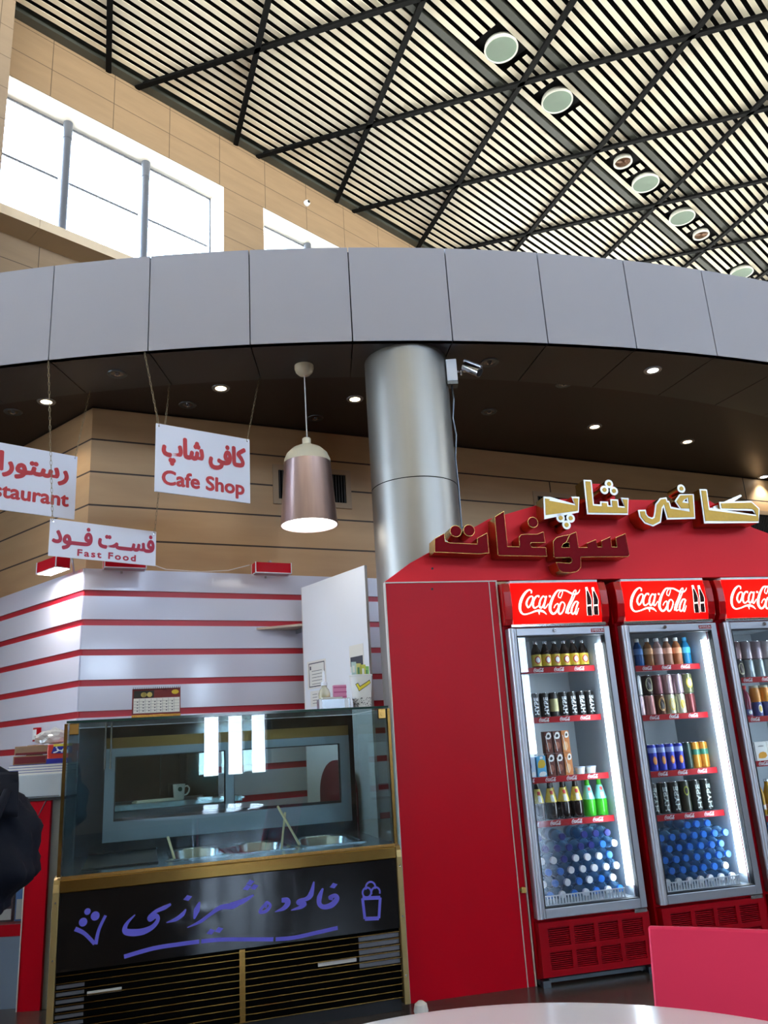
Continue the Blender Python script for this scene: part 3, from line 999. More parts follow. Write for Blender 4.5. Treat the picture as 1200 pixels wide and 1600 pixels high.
FAL = [
([(-1.073,0.5641),(-1.099,0.5534),(-1.136,0.5418),(-1.164,0.5226),(-1.159,0.511),(-1.136,0.5239),(-1.127,0.5074),(-1.147,0.483),(-1.186,0.4686),(-1.228,0.4681),(-1.26,0.4763),(-1.263,0.4941),(-1.25,0.5145),(-1.223,0.538)],[0.009,0.018,0.015,0.012,0.016,0.020,0.016,0.019,0.026,0.028,0.025,0.018,0.012,0.004]),
([(-1.008,0.5367),(-1.022,0.518),(-1.05,0.501),(-1.091,0.4921)],[0.0047,0.0176,0.0164,0.0023]),
([(-0.9488,0.5598),(-0.9617,0.5272),(-0.9726,0.4932)],[0.0059,0.0270,0.0059]),
([(-0.757,0.544),(-0.8021,0.5281),(-0.8566,0.5271),(-0.9056,0.5029),(-0.9445,0.4801),(-1.002,0.462)],[0.012,0.0258,0.0199,0.0141,0.0141,0.0023]),
([(-0.7094,0.5631),(-0.757,0.5429),(-0.8142,0.5302)],[0.0056,0.0209,0.0237]),
([(-0.6556,0.5214),(-0.6759,0.5015),(-0.6804,0.4882),(-0.6532,0.4907),(-0.6346,0.5108),(-0.6495,0.5262),(-0.662,0.518)],[0.010,0.013,0.014,0.014,0.013,0.011,0.007]),
([(-0.6515,0.519),(-0.656,0.503)],[0.009,0.008]),
([(-0.5824,0.5274),(-0.5578,0.5248),(-0.5551,0.5106),(-0.574,0.4932),(-0.6139,0.4826)],[0.0181,0.0237,0.0251,0.0181,0.0028]),
([(-0.4293,0.5905),(-0.4456,0.5383),(-0.4681,0.5209),(-0.4993,0.5186),(-0.5058,0.5081),(-0.4749,0.502),(-0.4939,0.49),(-0.5405,0.4812)],[0.0056,0.0251,0.0181,0.0126,0.0181,0.0168,0.0168,0.0028]),
([(-0.3881,0.5578),(-0.4053,0.5227),(-0.4076,0.4948),(-0.388,0.4786),(-0.3499,0.4829),(-0.3235,0.5056),(-0.3324,0.5207),(-0.3581,0.5149),(-0.3425,0.5076)],[0.0070,0.0237,0.0209,0.0195,0.0251,0.0237,0.0181,0.0154,0.0126]),
]
mb = MB()
for k, (p, w) in enumerate(FAL):
    mb.stroke(p, w, -0.0015 - 0.0001 * k, 0.0005)
for x, z in [(-1.001,0.5813),(-0.8997,0.4337),(-0.8641,0.4372),(-0.7391,0.5967),(-0.7238,0.6163),(-0.7059,0.596),(-0.337,0.564)]:
    mb.prism([(x - 0.019, z - 0.005), (x - 0.002, z + 0.012), (x + 0.019, z + 0.004), (x + 0.003, z - 0.012)], -0.0026, 0.0005)
mb.build('script_lettering', M_PURP, fp, recalc=False)
mb = MB()
for p in ([(-1.264,0.3792),(-1.143,0.3969),(-1.03,0.4001),(-0.9498,0.4003)],[(-0.9416,0.4002),(-0.8568,0.3973),(-0.7585,0.3866),(-0.624,0.371)],[(-0.6132,0.3698),(-0.5283,0.3669),(-0.4294,0.3746),(-0.325,0.3836)]):
    mb.stroke(p, [0.0165] * len(p), -0.0015, 0.0005)
mb.build('underline_stripe', M_PURP, fp, recalc=False)
mb = MB()
CUP = [(-0.2004,0.4954),(-0.1138,0.4892),(-0.1256,0.4016),(-0.1935,0.4064)]
mb.stroke([CUP[0], CUP[1]], 0.016, -0.0015, 0.0005, smooth=False).stroke([CUP[1], CUP[2]], 0.013, -0.0016, 0.0005, smooth=False)
mb.stroke([CUP[2], CUP[3]], 0.016, -0.0017, 0.0005, smooth=False).stroke([CUP[3], CUP[0]], 0.013, -0.0018, 0.0005, smooth=False)
for j, ((cx, cz), r) in enumerate([((-0.1778, 0.518), 0.021), ((-0.135, 0.515), 0.021), ((-0.1588, 0.539), 0.023)]):
    a0, a1 = (0, 2 * math.pi) if j == 0 else (-0.4, math.pi + 0.35)
    pts = [(cx + r * math.cos(a0 + (a1 - a0) * k / 14), cz + r * math.sin(a0 + (a1 - a0) * k / 14)) for k in range(15)]
    mb.stroke(pts, [0.008] * 15, -0.0019 - 0.0001 * j, 0.0005, k=2)
mb.build('cup_emblem', M_PURP, fp, recalc=False)
mb = MB()
mb.stroke([(-1.466,0.5105),(-1.427,0.4875),(-1.385,0.443)],[0.018,0.015,0.014],-0.0015,0.0005).stroke([(-1.381,0.441),(-1.37,0.4957),(-1.345,0.5489)],[0.016,0.013,0.012],-0.0016,0.0005)
for (x, z), r in zip([(-1.419,0.5722),(-1.387,0.5514),(-1.435,0.5328)], (0.013, 0.018, 0.017)):
    mb.disc((x, z), r, -0.0018, 0.0005, 20)
mb.build('cone_emblem', M_PURP, fp, recalc=False)
for x0, x1 in ((-1.562, -1.535), (-0.025, 0.002)):
    prof = [(-0.012, 0.03), (-0.012, 0.66), (-0.004, 0.69), (0.012, 0.708), (0.035, 0.716), (0.075, 0.718), (0.075, 0.03)]
    n = len(prof)
    m2 = MB()
    m2.add([(x0, y, z) for y, z in prof] + [(x1, y, z) for y, z in prof],
           [tuple(range(n)), tuple(range(2 * n - 1, n - 1, -1))] + [(k, (k + 1) % n, n + (k + 1) % n, n + k) for k in range(n)])
    po = m2.build('corner_post', M_GOLDP, fz, bevel=0.003)
    xm = (x0 + x1) / 2
    MB().disc((xm, 0.15), 0.004, -0.0135, -0.011, 10).disc((xm, 0.40), 0.004, -0.0135, -0.011, 10).disc((xm, 0.62), 0.004, -0.0135, -0.011, 10).build('screw', M_CHROME, po)
MB().box(-1.535, -0.025, -0.014, 0.03, 0.655, 0.708).build('rim_band', M_BRASSD, fz, bevel=0.004)
mb = MB()
for k in range(150):
    x = -1.53 + k * 0.01
    mb.box(x, x + 0.006, -0.008, 0.004, 0.7085, 0.717)
mb.box(-1.535, -0.025, 0.004, 0.012, 0.7085, 0.719)
mb.build('perforated_strip', M_BRASS, fz, recalc=False)
# louvred vent
MB().box(-1.534, -0.026, 0.0185, 0.0215, 0.058, 0.349).build('vent_backing', M_BLACK, fz)
for k in range(11):
    z = 0.335 - k * 0.0275
    MB().box(-1.534, -0.026, 0.0, 0.016, z - 0.0018, z + 0.0018).build('vent_slat', M_BRASSD, fz)
MB().box(-0.775, -0.75, 0.004, 0.018, 0.06, 0.345).build('vent_divider', M_BRASSD, fz)
M_VREFL = mat('vent_reflection_grey', (120, 122, 128), 0.45, metal=0.5)  # grey pieces paint in the metal back's reflection between the slats
for k in range(10):
    z = 0.335 - k * 0.0275
    if k < 5:
        MB().box(-0.225, -0.03, 0.012, 0.018, z - 0.0235, z - 0.006).build('vent_reflection', M_VREFL, fz)
    if 0 < k < 8:
        MB().box(-1.53, -1.42, 0.012, 0.018, z - 0.022, z - 0.009).build('vent_reflection', M_VREFL, fz)
MB().box(-1.408, -1.27, 0.010, 0.016, 0.2475, 0.262).build('label_tab', M_PAPER, fz)
MB().box(-0.42, -0.24, 0.010, 0.016, 0.232, 0.248).build('label_tab', M_PAPER, fz)
MB().box(-1.53, -0.03, 0.03, 0.72, 0.0, 0.058).build('plinth', M_DARK, fz)
# basin: top plate with pan openings
PANS = [(-1.09, -0.80), (-0.765, -0.475), (-0.44, -0.12)]
PV0, PV1 = 0.17, 0.64
mb = MB()
mb.box(-1.53, -0.03, 0.02, PV0, 0.712, 0.72).box(-1.53, -0.03, PV1, 0.70, 0.712, 0.72)
xs = [-1.53] + [e for p in PANS for e in p] + [-0.03]
for a, b in ((xs[0], xs[1]), (xs[2], xs[3]), (xs[4], xs[5]), (xs[6], xs[7])):
    mb.box(a, b, PV0, PV1, 0.712, 0.72)
mb.build('top_plate', M_STEEL, fz, recalc=False)
MB().box(-1.46, -1.125, 0.14, 0.66, 0.7205, 0.728).build('flat_lid', M_LIDD, fz, bevel=0.003)


def pan(a, b):
    """rounded gastronorm pan: wide flat rim, steep walls, rounded ends"""
    m2 = MB()
    cx, cy = (a + b) / 2, (PV0 + PV1) / 2
    hx, hy = (b - a) / 2, (PV1 - PV0) / 2

    def loop(ix, iy, r, z, n=8):
        o = []
        x_, y_ = hx - ix, hy - iy
        r = min(r, x_, y_)
        for sx, sy, a0 in ((1, 1, 0), (-1, 1, 90), (-1, -1, 180), (1, -1, 270)):
            for k in range(n + 1):
                t = R(a0 + 90 * k / n)
                o.append((cx + sx * (x_ - r) + r * math.cos(t), cy + sy * (y_ - r) + r * math.sin(t), z))
        return o
    loops = [loop(-0.008, -0.008, 0.02, 0.7212), loop(-0.008, -0.008, 0.02, 0.7245), loop(0.012, 0.02, 0.07, 0.7245), loop(0.018, 0.03, 0.10, 0.716), loop(0.03, 0.06, 0.10, 0.62), loop(0.05, 0.08, 0.08, 0.612)]
    n = len(loops[0])
    m2.v = [p for l in loops for p in l]
    for i in range(len(loops) - 1):
        for k in range(n):
            k2 = (k + 1) % n
            m2.f.append((i * n + k, i * n + k2, (i + 1) * n + k2, (i + 1) * n + k))
            m2.m.append(0)
    m2.f.append(tuple(range((len(loops) - 1) * n, len(loops) * n)))
    m2.m.append(0)
    return m2.build('pan', M_STEEL, fz, smooth='auto', recalc=False)


for a, b in PANS:
    pan(a, b)
# glass case
MB().box(-1.53, -0.03, 0.012, 0.018, 0.72, FZ - 0.012).build('front_glass', M_CASE, fz)
MB().box(-1.535, -1.529, 0.02, 0.73, 0.72, FZ - 0.012).build('side_glass', M_CASE, fz)
MB().box(-0.031, -0.025, 0.02, 0.73, 0.72, FZ - 0.012).build('side_glass', M_CASE, fz)
tp = MB().box(-1.54, -0.02, 0.0, 0.75, FZ - 0.010, FZ).build('top_glass', M_CASE, fz)
MB().box(-1.541, -0.019, -0.002, 0.0005, FZ - 0.0105, FZ + 0.0005).build('glass_edge', M_GEDGE, tp)
for x0, x1 in ((-1.55, -1.536), (-0.024, -0.010)):
    c = MB().box(x0, x1, 0.006, 0.03, 0.718, FZ - 0.012).build('case_post', M_BRASSD, fz)
for x0 in (-1.528, -0.072):
    MB().box(x0, x0 + 0.04, 0.005, 0.02, FZ - 0.062, FZ - 0.012).disc((x0 + 0.02, FZ - 0.037), 0.009, 0.0, 0.006, 14).build('glass_clamp', M_BRASS, fz, bevel=0.003)
# sliding windows at the back
BV = 0.70
MB().box(-1.53, -0.03, BV, BV + 0.02, 0.72, 0.778).build('back_plate', M_STEELK, fz)
MB().box(-1.53, -1.396, BV, BV + 0.02, 0.778, FZ - 0.012).box(-0.060, -0.03, BV, BV + 0.02, 0.778, FZ - 0.012).build('back_cheek', M_STEELK, fz, recalc=False)
MB().box(-1.396, -0.060, BV, BV + 0.02, 1.30, FZ - 0.012).build('back_header', M_ACRY, fz)
MB().box(-1.396, -0.060, BV - 0.004, BV + 0.016, 1.245, 1.30).build('gold_header_strip', mat('dark_gold_strip', (112, 84, 40), 0.3, metal=0.8), fz)
fr = MB()
fr.box(-1.396, -0.060, BV - 0.01, BV + 0.03, 0.778, 0.877).box(-1.396, -0.060, BV - 0.006, BV + 0.03, 1.202, 1.245)
fr.box(-1.396, -1.345, BV - 0.01, BV + 0.03, 0.877, 1.202).box(-0.115, -0.060, BV - 0.01, BV + 0.03, 0.877, 1.202)
M_FRAME = mat('dull_aluminium', (128, 138, 146), 0.35, metal=0.6)
fro = fr.build('sliding_window_frame', M_FRAME, fz, recalc=False)
sa = MB().box(-0.766, -0.721, BV - 0.014, BV + 0.01, 0.877, 1.202).build('meeting_stile', M_FRAME, fro)
for a, b, y in ((-1.345, -0.766, BV + 0.004), (-0.721, -0.115, BV + 0.014)):
    MB().box(a, b, y, y + 0.004, 0.877, 1.202).build('window_pane', M_CASE, fro)
    MB().box(a, b, y - 0.004, y + 0.008, 0.877, 0.891).box(a, b, y - 0.004, y + 0.008, 1.196, 1.202).box(a, a + 0.006, y - 0.004, y + 0.008, 0.891, 1.196).box(
        b - 0.006, b, y - 0.004, y + 0.008, 0.891, 1.196).build('gasket', M_DARK, fro, recalc=False)
for x in (-1.375, -1.35):
    MB().tube([(x, 0.12, 1.15), (x, 0.10, FZ - 0.014)], 0.0045, 8).build('gas_strut', M_CHROME, fz)

# wooden sticks resting in the pans
M_WOODP = mat('pale_wood', (206, 190, 150), 0.6, noise=0.1, nscale=20)


def stick(a, b, label):
    p, q = FF(*a), FF(*b)
    o = empty('wooden_spoon', p, 0, label, 'spoon', 'wooden spoons in the freezer pans')
    d = q - p
    h = MB().tube([(0, 0, 0), tuple(d * 0.5), tuple(d)], [0.0075, 0.006, 0.0065], 8).build('handle', M_WOODP, o, smooth='auto')
    e = d.normalized()
    MB().tube([tuple(-e * 0.035), tuple(-e * 0.02), (0, 0, 0)], [0.008, 0.015, 0.007], 8).build('spoon_bowl', M_WOODP, o, smooth='auto')
    return o


stick((-1.03, 0.24, 0.655), (-1.075, 0.45, 0.80), 'wooden spoon leaning alone in the steel pan next to the dark flat lid')
stick((-0.53, 0.34, 0.655), (-0.465, 0.55, 0.86), 'wooden spoon standing steeply in the middle pan, crossed by another spoon')
stick((-0.41, 0.24, 0.66), (-0.515, 0.48, 0.90), 'wooden spoon leaning left out of the rightmost pan, its tip highest of the spoons')

# ------------------------------------------------------------------ things standing on the glass top
TZ = FZ
M_PAPER = mat('white_paper', (232, 230, 222), 0.7)
M_MAROON = mat('maroon_print', (112, 18, 24), 0.45)
cal = empty('desk_calendar', FF(-1.15, 0.10, TZ + 0.001), FF.rot, 'maroon topped spiral desk calendar standing on the left of the freezer glass', 'calendar')
lean = 0.30


def calp(x, z):       # a point on the leaning sheet
    return (x, z * lean - 0.03, z)


def calbox(m2, x0, x1, z0, z1, d, mi=0):
    a, b, c, e = calp(x0, z0), calp(x1, z0), calp(x1, z1), calp(x0, z1)
    o = [(p[0], p[1] - d, p[2]) for p in (a, b, c, e)]
    bk = [(p[0], p[1] + 0.001, p[2]) for p in (a, b, c, e)]
    m2.add(o + bk, [(0, 1, 2, 3), (7, 6, 5, 4), (0, 4, 5, 1), (1, 5, 6, 2), (2, 6, 7, 3), (3, 7, 4, 0)], mi)
    return m2


m2 = calbox(MB(), -0.112, 0.112, 0.0, 0.138, 0.0)
m2.add([(-0.112, 0.085, 0.0), (0.112, 0.085, 0.0), (0.112, 0.0124, 0.138), (-0.112, 0.0124, 0.138), (-0.112, 0.087, 0.0), (0.112, 0.087, 0.0), (0.112, 0.0144, 0.138), (-0.112, 0.0144, 0.138)],
       [(0, 1, 2, 3), (7, 6, 5, 4), (0, 4, 5, 1), (1, 5, 6, 2), (2, 6, 7, 3), (3, 7, 4, 0)])
m2.build('easel', M_MAROON, cal)
pg = calbox(MB(), -0.105, 0.108, 0.022, 0.092, 0.0012).build('date_page', M_PAPER, cal)
gl = MB()
for k in range(1, 8):
    calbox(gl, -0.105 + 0.2135 * k / 8 - 0.0006, -0.105 + 0.2135 * k / 8 + 0.0006, 0.025, 0.09, 0.0018)
for k in range(1, 5):
    calbox(gl, -0.103, 0.106, 0.022 + 0.07 * k / 5 - 0.0005, 0.022 + 0.07 * k / 5 + 0.0005, 0.0018)
for i in range(7):
    for j in range(4):
        calbox(gl, -0.09 + i * 0.0267, -0.084 + i * 0.0267, 0.030 + j * 0.014, 0.035 + j * 0.014, 0.0019)
gl.build('date_grid', mat('grey_ink', (110, 112, 118), 0.7), pg)
ph = calbox(MB(), -0.104, -0.012, 0.094, 0.128, 0.0012).build('photo_print', mat('dark_photo', (26, 24, 22), 0.4), cal)
dd = MB()
for cx, r in ((-0.060, 0.012), (-0.058, 0.012), (-0.032, 0.012)):
    n = 14
    o = [calp(cx + r * 1.05 * math.cos(2 * math.pi * k / n), 0.109 + r * math.sin(2 * math.pi * k / n)) for k in range(n)]
    dd.add([(p[0], p[1] - 0.0018, p[2]) for p in o], [tuple(range(n))], 0 if cx < -0.08 else 1)
dd.build('dish', [mat('pale_dish', (205, 206, 212), 0.5), mat('yellow_food', (196, 176, 96), 0.6)], ph, recalc=False)
yl = MB()
n = 16
o = [calp(0.087 + 0.017 * math.cos(2 * math.pi * k / n), 0.118 + 0.011 * math.sin(2 * math.pi * k / n)) for k in range(n)]
yl.add([(p[0], p[1] - 0.0018, p[2]) for p in o], [tuple(range(n))])
yl.build('yellow_emblem', mat('yellow_print', (214, 178, 40), 0.5), cal, recalc=False)
calbox(MB(), -0.112, 0.112, 0.003, 0.014, 0.0015).build('gold_base_strip', M_BRASS, cal)
sp = MB()
for k in range(26):
    x = -0.108 + k * 0.0087
    sp.tube([(x, 0.010 + 0.006 * math.cos(a), 0.138 + 0.007 * math.sin(a)) for a in [2 * math.pi * q / 8 for q in range(8)]], 0.0011, 5, closed=True)
sp.build('spiral_binding', mat('dark_wire', (40, 30, 32), 0.4, metal=0.6), cal)

nap = empty('napkin_box', FF(-0.278, 0.10, TZ), FF.rot, 'low shiny steel napkin box on the freezer top in front of the sauce bottle', 'napkin box')
MB().box(-0.082, 0.082, -0.03, 0.03, 0.0, 0.052).build('steel_case', M_STEEL, nap, bevel=0.003)
MB().box(-0.082, -0.068, -0.032, -0.0305, 0.0, 0.052).box(0.05, 0.07, -0.032, -0.0305, 0.004, 0.046).build('side_band', M_WHITE, nap)
MB().box(-0.06, 0.045, -0.012, 0.012, 0.052, 0.06).build('napkins', M_PAPER, nap)
bot = empty('pump_bottle', FF(-0.305, 0.19, TZ), FF.rot, 'clear pump bottle half full of pale yellow syrup behind the steel napkin box', 'bottle')
MB().lathe([(0.028, 0.0), (0.031, 0.006), (0.031, 0.085), (0.024, 0.105), (0.014, 0.118), (0.014, 0.128)], 24).build('bottle_body', glass('frosted_plastic', (240, 240, 232), body=(236, 230, 200), body_fac=0.35), bot, smooth='auto')
MB().lathe([(0.027, 0.004), (0.0285, 0.01), (0.0285, 0.08)], 24).build('syrup', mat('pale_syrup', (214, 196, 128), 0.3), bot, smooth='auto')
MB().lathe([(0.017, 0.126), (0.017, 0.142), (0.008, 0.146), (0.005, 0.20), (0.002, 0.205)], 20).build('spout', M_WHITE, bot, smooth='auto')
pk = empty('straw_packet', FF(-0.228, 0.17, TZ), FF.rot, 'pink striped packet of straws standing between the napkin box and popcorn cup', 'packet')
MB().box(-0.034, 0.034, -0.014, 0.014, 0.0, 0.124).build('packet_sleeve', mat('pink_card', (232, 150, 190), 0.6), pk, bevel=0.002)
st = MB()
for k in range(5):
    st.box(-0.0345, 0.0345, -0.0148, -0.0138, 0.012 + k * 0.024, 0.019 + k * 0.024)
st.build('packet_stripe', mat('dark_pink_print', (206, 100, 150), 0.6), pk)
cup = empty('popcorn_cup', FF(-0.128, 0.10, TZ), FF.rot, 'white paper popcorn cup with a yellow tick, on the right end of the freezer top', 'cup')
MB().lathe([(0.044, 0.0), (0.0585, 0.158), (0.061, 0.160), (0.061, 0.166), (0.057, 0.166), (0.0545, 0.155), (0.0415, 0.004)], 36, caps=False).lathe([(0.0, 0.003), (0.0425, 0.003)], 36, caps=False).build('paper_wall', M_PAPER, cup, smooth='auto', recalc=False)
tk = MB()
P_ = lambda a, b, n: [(a[0] + (b[0] - a[0]) * k / n, a[1] + (b[1] - a[1]) * k / n) for k in range(n)]
v0, v1, v2 = (-0.034, 0.118), (-0.022, 0.094), (0.034, 0.128)
tk.stroke(P_(v0, v1, 4) + P_(v1, v2, 10) + [v2], [0.010] * 4 + [0.014] + [0.013] * 10, -0.0014, 0.0, smooth=False)
tk2 = MB().stroke(P_((-0.036, 0.121), v1, 4) + P_(v1, (0.037, 0.130), 10) + [(0.037, 0.130)], [0.016] * 4 + [0.021] + [0.019] * 10, -0.0004, 0.0, smooth=False)


def oncone(m2):
    m2.v = [(((0.0445 + 0.0918 * p[2] * 0.99) - p[1] + 0.0006) * math.sin(p[0] / 0.052), -((0.0445 + 0.0918 * p[2] * 0.99) - p[1] + 0.0006) * math.cos(p[0] / 0.052), p[2]) for p in m2.v]
    return m2


oncone(tk2).build('tick_outline', mat('black_print', (30, 28, 30), 0.6), cup, recalc=False)
oncone(tk).build('tick_print', mat('yellow_tick', (238, 220, 60), 0.6), cup, recalc=False)
pc = MB()
rr = random.Random(3)
for k in range(110):
    a, z, s = rr.uniform(-1.9, 1.9), rr.uniform(0.006, 0.05), rr.uniform(0.0012, 0.003)
    pc.stroke([(a * 0.052 - s, z), (a * 0.052 + s, z + rr.uniform(-0.003, 0.003))], [0.003, 0.003], -0.0004, 0.0, smooth=False)
oncone(pc).build('speckle_print', MATS['black_print'], cup, recalc=False)
cc = [((-0.035, 0.0), (190, 214, 206)), ((-0.008, 0.006), (220, 214, 120)), ((0.014, -0.004), (206, 206, 70)), ((0.034, 0.004), (140, 196, 96))]
for k, ((dx, dy), c) in enumerate(cc):
    so = empty('snack_sachet', FF(-0.128 + dx, 0.10 + dy, TZ + 0.03), FF.rot + R(3 * k - 4),
               ['pale grey green sachet at the left in the popcorn cup', 'pale yellow sachet second from the left in the popcorn cup', 'bright yellow green sachet third from the left in the popcorn cup', 'leaf green sachet at the right in the popcorn cup'][k], 'sachet', 'sachets in the popcorn cup')
    w, h = 0.013, 0.205 - 0.008 * k
    MB().box(-w, w, -0.004, 0.004, 0.0, h).build('sachet_sleeve', mat('sachet_%d' % k, c, 0.45), so, bevel=0.002)
    MB().box(-w * 0.6, w * 0.3, -0.0046, -0.004, h - 0.055, h - 0.02).build('sachet_print', mat('sachet_print_%d' % (k % 2), (80, 130, 80) if k % 2 else (236, 236, 226), 0.5), so)

# ================================================================== striped slat wall of the booth
SF = Frame((-2.057, 5.25, 0), 63.9)
SL = Frame((-2.057, 5.25, 0), -49.5)
M_BOARD = mat('white_gloss_board', (218, 221, 238), 0.1, spec=0.5)
M_GROOVE = mat('red_groove', (190, 20, 42), 0.4)
EDG = [2.444] + [2.298 - 0.2 * k for k in range(12)]


def slat_wall(fr, w, sgn, label):
    e = empty('slat_wall', fr.o, fr.rot, label, 'wall panel', 'striped slat walls of the booth')
    y = sorted((sgn * 0.012, sgn * 0.030))
    MB().box(0.004, w, y[0], y[1], 0.0, 2.444).build('red_backing', M_GROOVE, e)
    y = sorted((0.0, sgn * 0.0125))
    for k in range(len(EDG) - 1):
        zt = EDG[0] if k == 0 else EDG[k] - 0.042
        zb = EDG[k + 1]
        if zb < 0.02:
            zb = 0.02
        MB().box(0.006, w, y[0], y[1], zb, zt).build('white_board', M_BOARD, e)
    return e


slat_wall(SF, 2.25, 1, 'white wall panel with red stripes behind the freezer, right of the booth corner')
slat_wall(SL, 1.75, -1, 'white wall panel with red stripes left of the booth corner, cut by the left edge')

# white partition
PF = Frame((-0.636, 5.72, 0), 142.7)
pt = empty('partition', PF.o, PF.rot, 'plain white partition board between the striped wall and the round metal column', 'partition')
MB().box(0.0, 0.80, 0.0, 0.02, 0.0, 2.31).build('board', M_WHITE, pt)
MB().box(-0.004, 0.0, -0.001, 0.021, 0.0, 2.31).build('edge_trim', M_TRIM, pt)


def notice(u0, u1, z0, z1, label, kind):
    o = empty('paper_notice', PF(u0, -0.001, z0), PF.rot, label, 'notice', 'papers taped to the white partition')
    w, h = u1 - u0, z1 - z0
    MB().box(0, w, -0.0012, 0.0, 0, h).build('sheet', M_PAPER, o)
    ink = MB()
    if kind == 'frame':
        t = 0.006
        ink.box(0.02, w - 0.015, -0.002, -0.0012, 0.012, 0.012 + t).box(0.02, w - 0.015, -0.002, -0.0012, h - 0.02, h - 0.02 + t)
        ink.box(0.02, 0.02 + t, -0.002, -0.0012, 0.012, h - 0.02).box(w - 0.015 - t, w - 0.015, -0.002, -0.0012, 0.012, h - 0.02)
        for k in range(5):
            ink.box(0.06, w - 0.05, -0.002, -0.0012, 0.03 + 0.022 * k, 0.033 + 0.022 * k)
        ink.box(0.035, 0.05, -0.002, -0.0012, h - 0.06, h - 0.035)
    elif kind == 'black':
        ink.box(0.01, w - 0.01, -0.002, -0.0012, 0.035, h - 0.075)
    else:
        for k in range(4):
            ink.box(0.03, w - 0.03, -0.002, -0.0012, 0.02 + 0.02 * k, 0.023 + 0.02 * k)
    ink.build('print', mat('dark_ink', (60, 62, 74), 0.7), o)


notice(0.05, 0.29, 1.575, 1.765, 'paper notice with a dark ruled border taped to the white partition', 'frame')
notice(0.08, 0.20, 1.455, 1.56, 'small lower paper notice on the partition, under the bordered one', 'lines')
notice(0.585, 0.745, 1.64, 1.81, 'pale card with a black bar on the partition above the popcorn cup', 'black')

# beige shelf on the slat wall
sh2 = empty('wall_shelf', SF(1.2, 0, 2.03), SF.rot, 'short beige plank shelf on the striped wall by the partition edge', 'shelf')
MB().add([(0.0, -0.002, 0), (0.36, -0.002, 0), (0.36, -0.2, 0), (0.26, -0.2, 0), (0.0, -0.002, 0.016), (0.36, -0.002, 0.016), (0.36, -0.2, 0.016), (0.26, -0.2, 0.016)],
         [(0, 1, 2, 3), (7, 6, 5, 4), (0, 4, 5, 1), (1, 5, 6, 2), (2, 6, 7, 3), (3, 7, 4, 0)]).build('plank', mat('beige_melamine', (206, 188, 168), 0.5), sh2)
MB().box(0.30, 0.315, -0.12, -0.002, -0.03, -0.001).build('bracket', M_ALU, sh2)

# red box spotlights on top of the slat wall
M_SPOTGLASS = mat('dull_lens', (150, 80, 84), 0.3)
M_SPOTLIT = emit('lit_lens', (255, 250, 242), 110.0)


def spot_box(loc, rot, label, lit):
    o = empty('box_spotlight', loc, rot, label, 'spotlight', 'red box spotlights along the top of the striped wall')
    b = MB().box(-0.135, 0.135, -0.10, 0.0, 0.0, 0.075).build('housing', M_RED, o)
    t = MB()
    for x in (-0.137, 0.131):
        for y in (-0.102, -0.002):
            t.box(x, x + 0.006, y - 0.002, y + 0.004, -0.002, 0.077)
    t.box(-0.137, 0.137, -0.104, -0.098, -0.004, 0.002).box(-0.137, 0.137, -0.004, 0.002, -0.004, 0.002).box(-0.137, -0.131, -0.104, 0.0, -0.004, 0.002).box(0.131, 0.137, -0.104, 0.0, -0.004, 0.002)
    t.build('edge_trim', M_WHITE, o, recalc=False)
    MB().box(-0.125, 0.125, -0.09, -0.01, -0.003, 0.0005).build('lens', M_SPOTLIT if lit else M_SPOTGLASS, o)
    MB().tube([(0, -0.03, 0.07), (0, -0.03, 0.10), (0, 0.08, 0.10), (0, 0.10, 0.0)], 0.008, 8).build('arm', M_ALU, o)
    return o


spot_box(SF(0.245, -0.10, 2.415), SF.rot, 'red box spotlight partly hidden behind the Fast Food sign', False)
spot_box(SF(1.275, -0.10, 2.415), SF.rot, 'unlit red box spotlight on the striped wall, left of the pendant lamp', False)
lit = spot_box(SL(0.13, 0.10, 2.43), SL.rot + math.pi, 'lit red box spotlight glaring at the corner of the striped walls', True)
spot_box(SL(1.50, 0.10, 2.43), SL.rot + math.pi, 'red box spotlight at the left edge of the photo', False)
for nm, fr2, w, x0, z0 in (('power_cable', SF, 1.0, 0.38, 2.452),):
    tag(MB().tube([tuple(SF(0.39, -0.06, 2.49)), tuple(SF(0.55, 0.02, 2.46)), tuple(SF(0.8, 0.02, 2.452)), tuple(SF(1.0, 0.02, 2.47)), tuple(SF(1.14, -0.05, 2.50))], 0.004, 6).build('power_cable', M_TRIM),
        'thin pale cable along the top of the striped wall between two spotlights', 'cable')
ws = empty('wall_socket', SL(0.50, 0.001, 1.335), SL.rot, 'small red and white socket box on the left striped wall above the cartons', 'socket')
MB().box(-0.028, 0.028, 0.0, 0.03, 0.0, 0.09).build('back_box', M_REDD, ws)
MB().box(-0.022, 0.022, 0.03, 0.036, 0.012, 0.078).disc((0, 0.045), 0.008, 0.036, 0.038, 12).build('face_plate', M_WHITE, ws)

# ------------------------------------------------------------------ inside the booth
ct = empty('steel_counter', SF(0.0, 0, 0), SF.rot, 'steel work counter inside the booth, seen through the freezer glass', 'counter')
MB().box(0.12, 0.92, -0.60, -0.05, 0.90, 0.935).build('counter_top', M_STEEL, ct, bevel=0.004)
MB().box(0.15, 0.89, -0.55, -0.07, 0.12, 0.90).build('cabinet', M_STEELD, ct)
for u in (0.2, 0.84):
    for v in (-0.52, -0.1):
        MB().lathe([(0.02, 0.0), (0.02, 0.12)], 12, (u, v, 0)).build('leg', M_STEELD, ct)
ap = empty('countertop_oven', SF(0.15, -0.45, 0.935), SF.rot, 'dark glossy appliance on the booth counter, behind the mug', 'appliance')
MB().box(0.0, 0.66, 0.0, 0.34, 0.012, 0.31).build('casing', M_ACRY, ap, bevel=0.006)
MB().box(0.01, 0.65, -0.004, 0.0, 0.285, 0.298).build('light_strip', M_STEEL, ap)
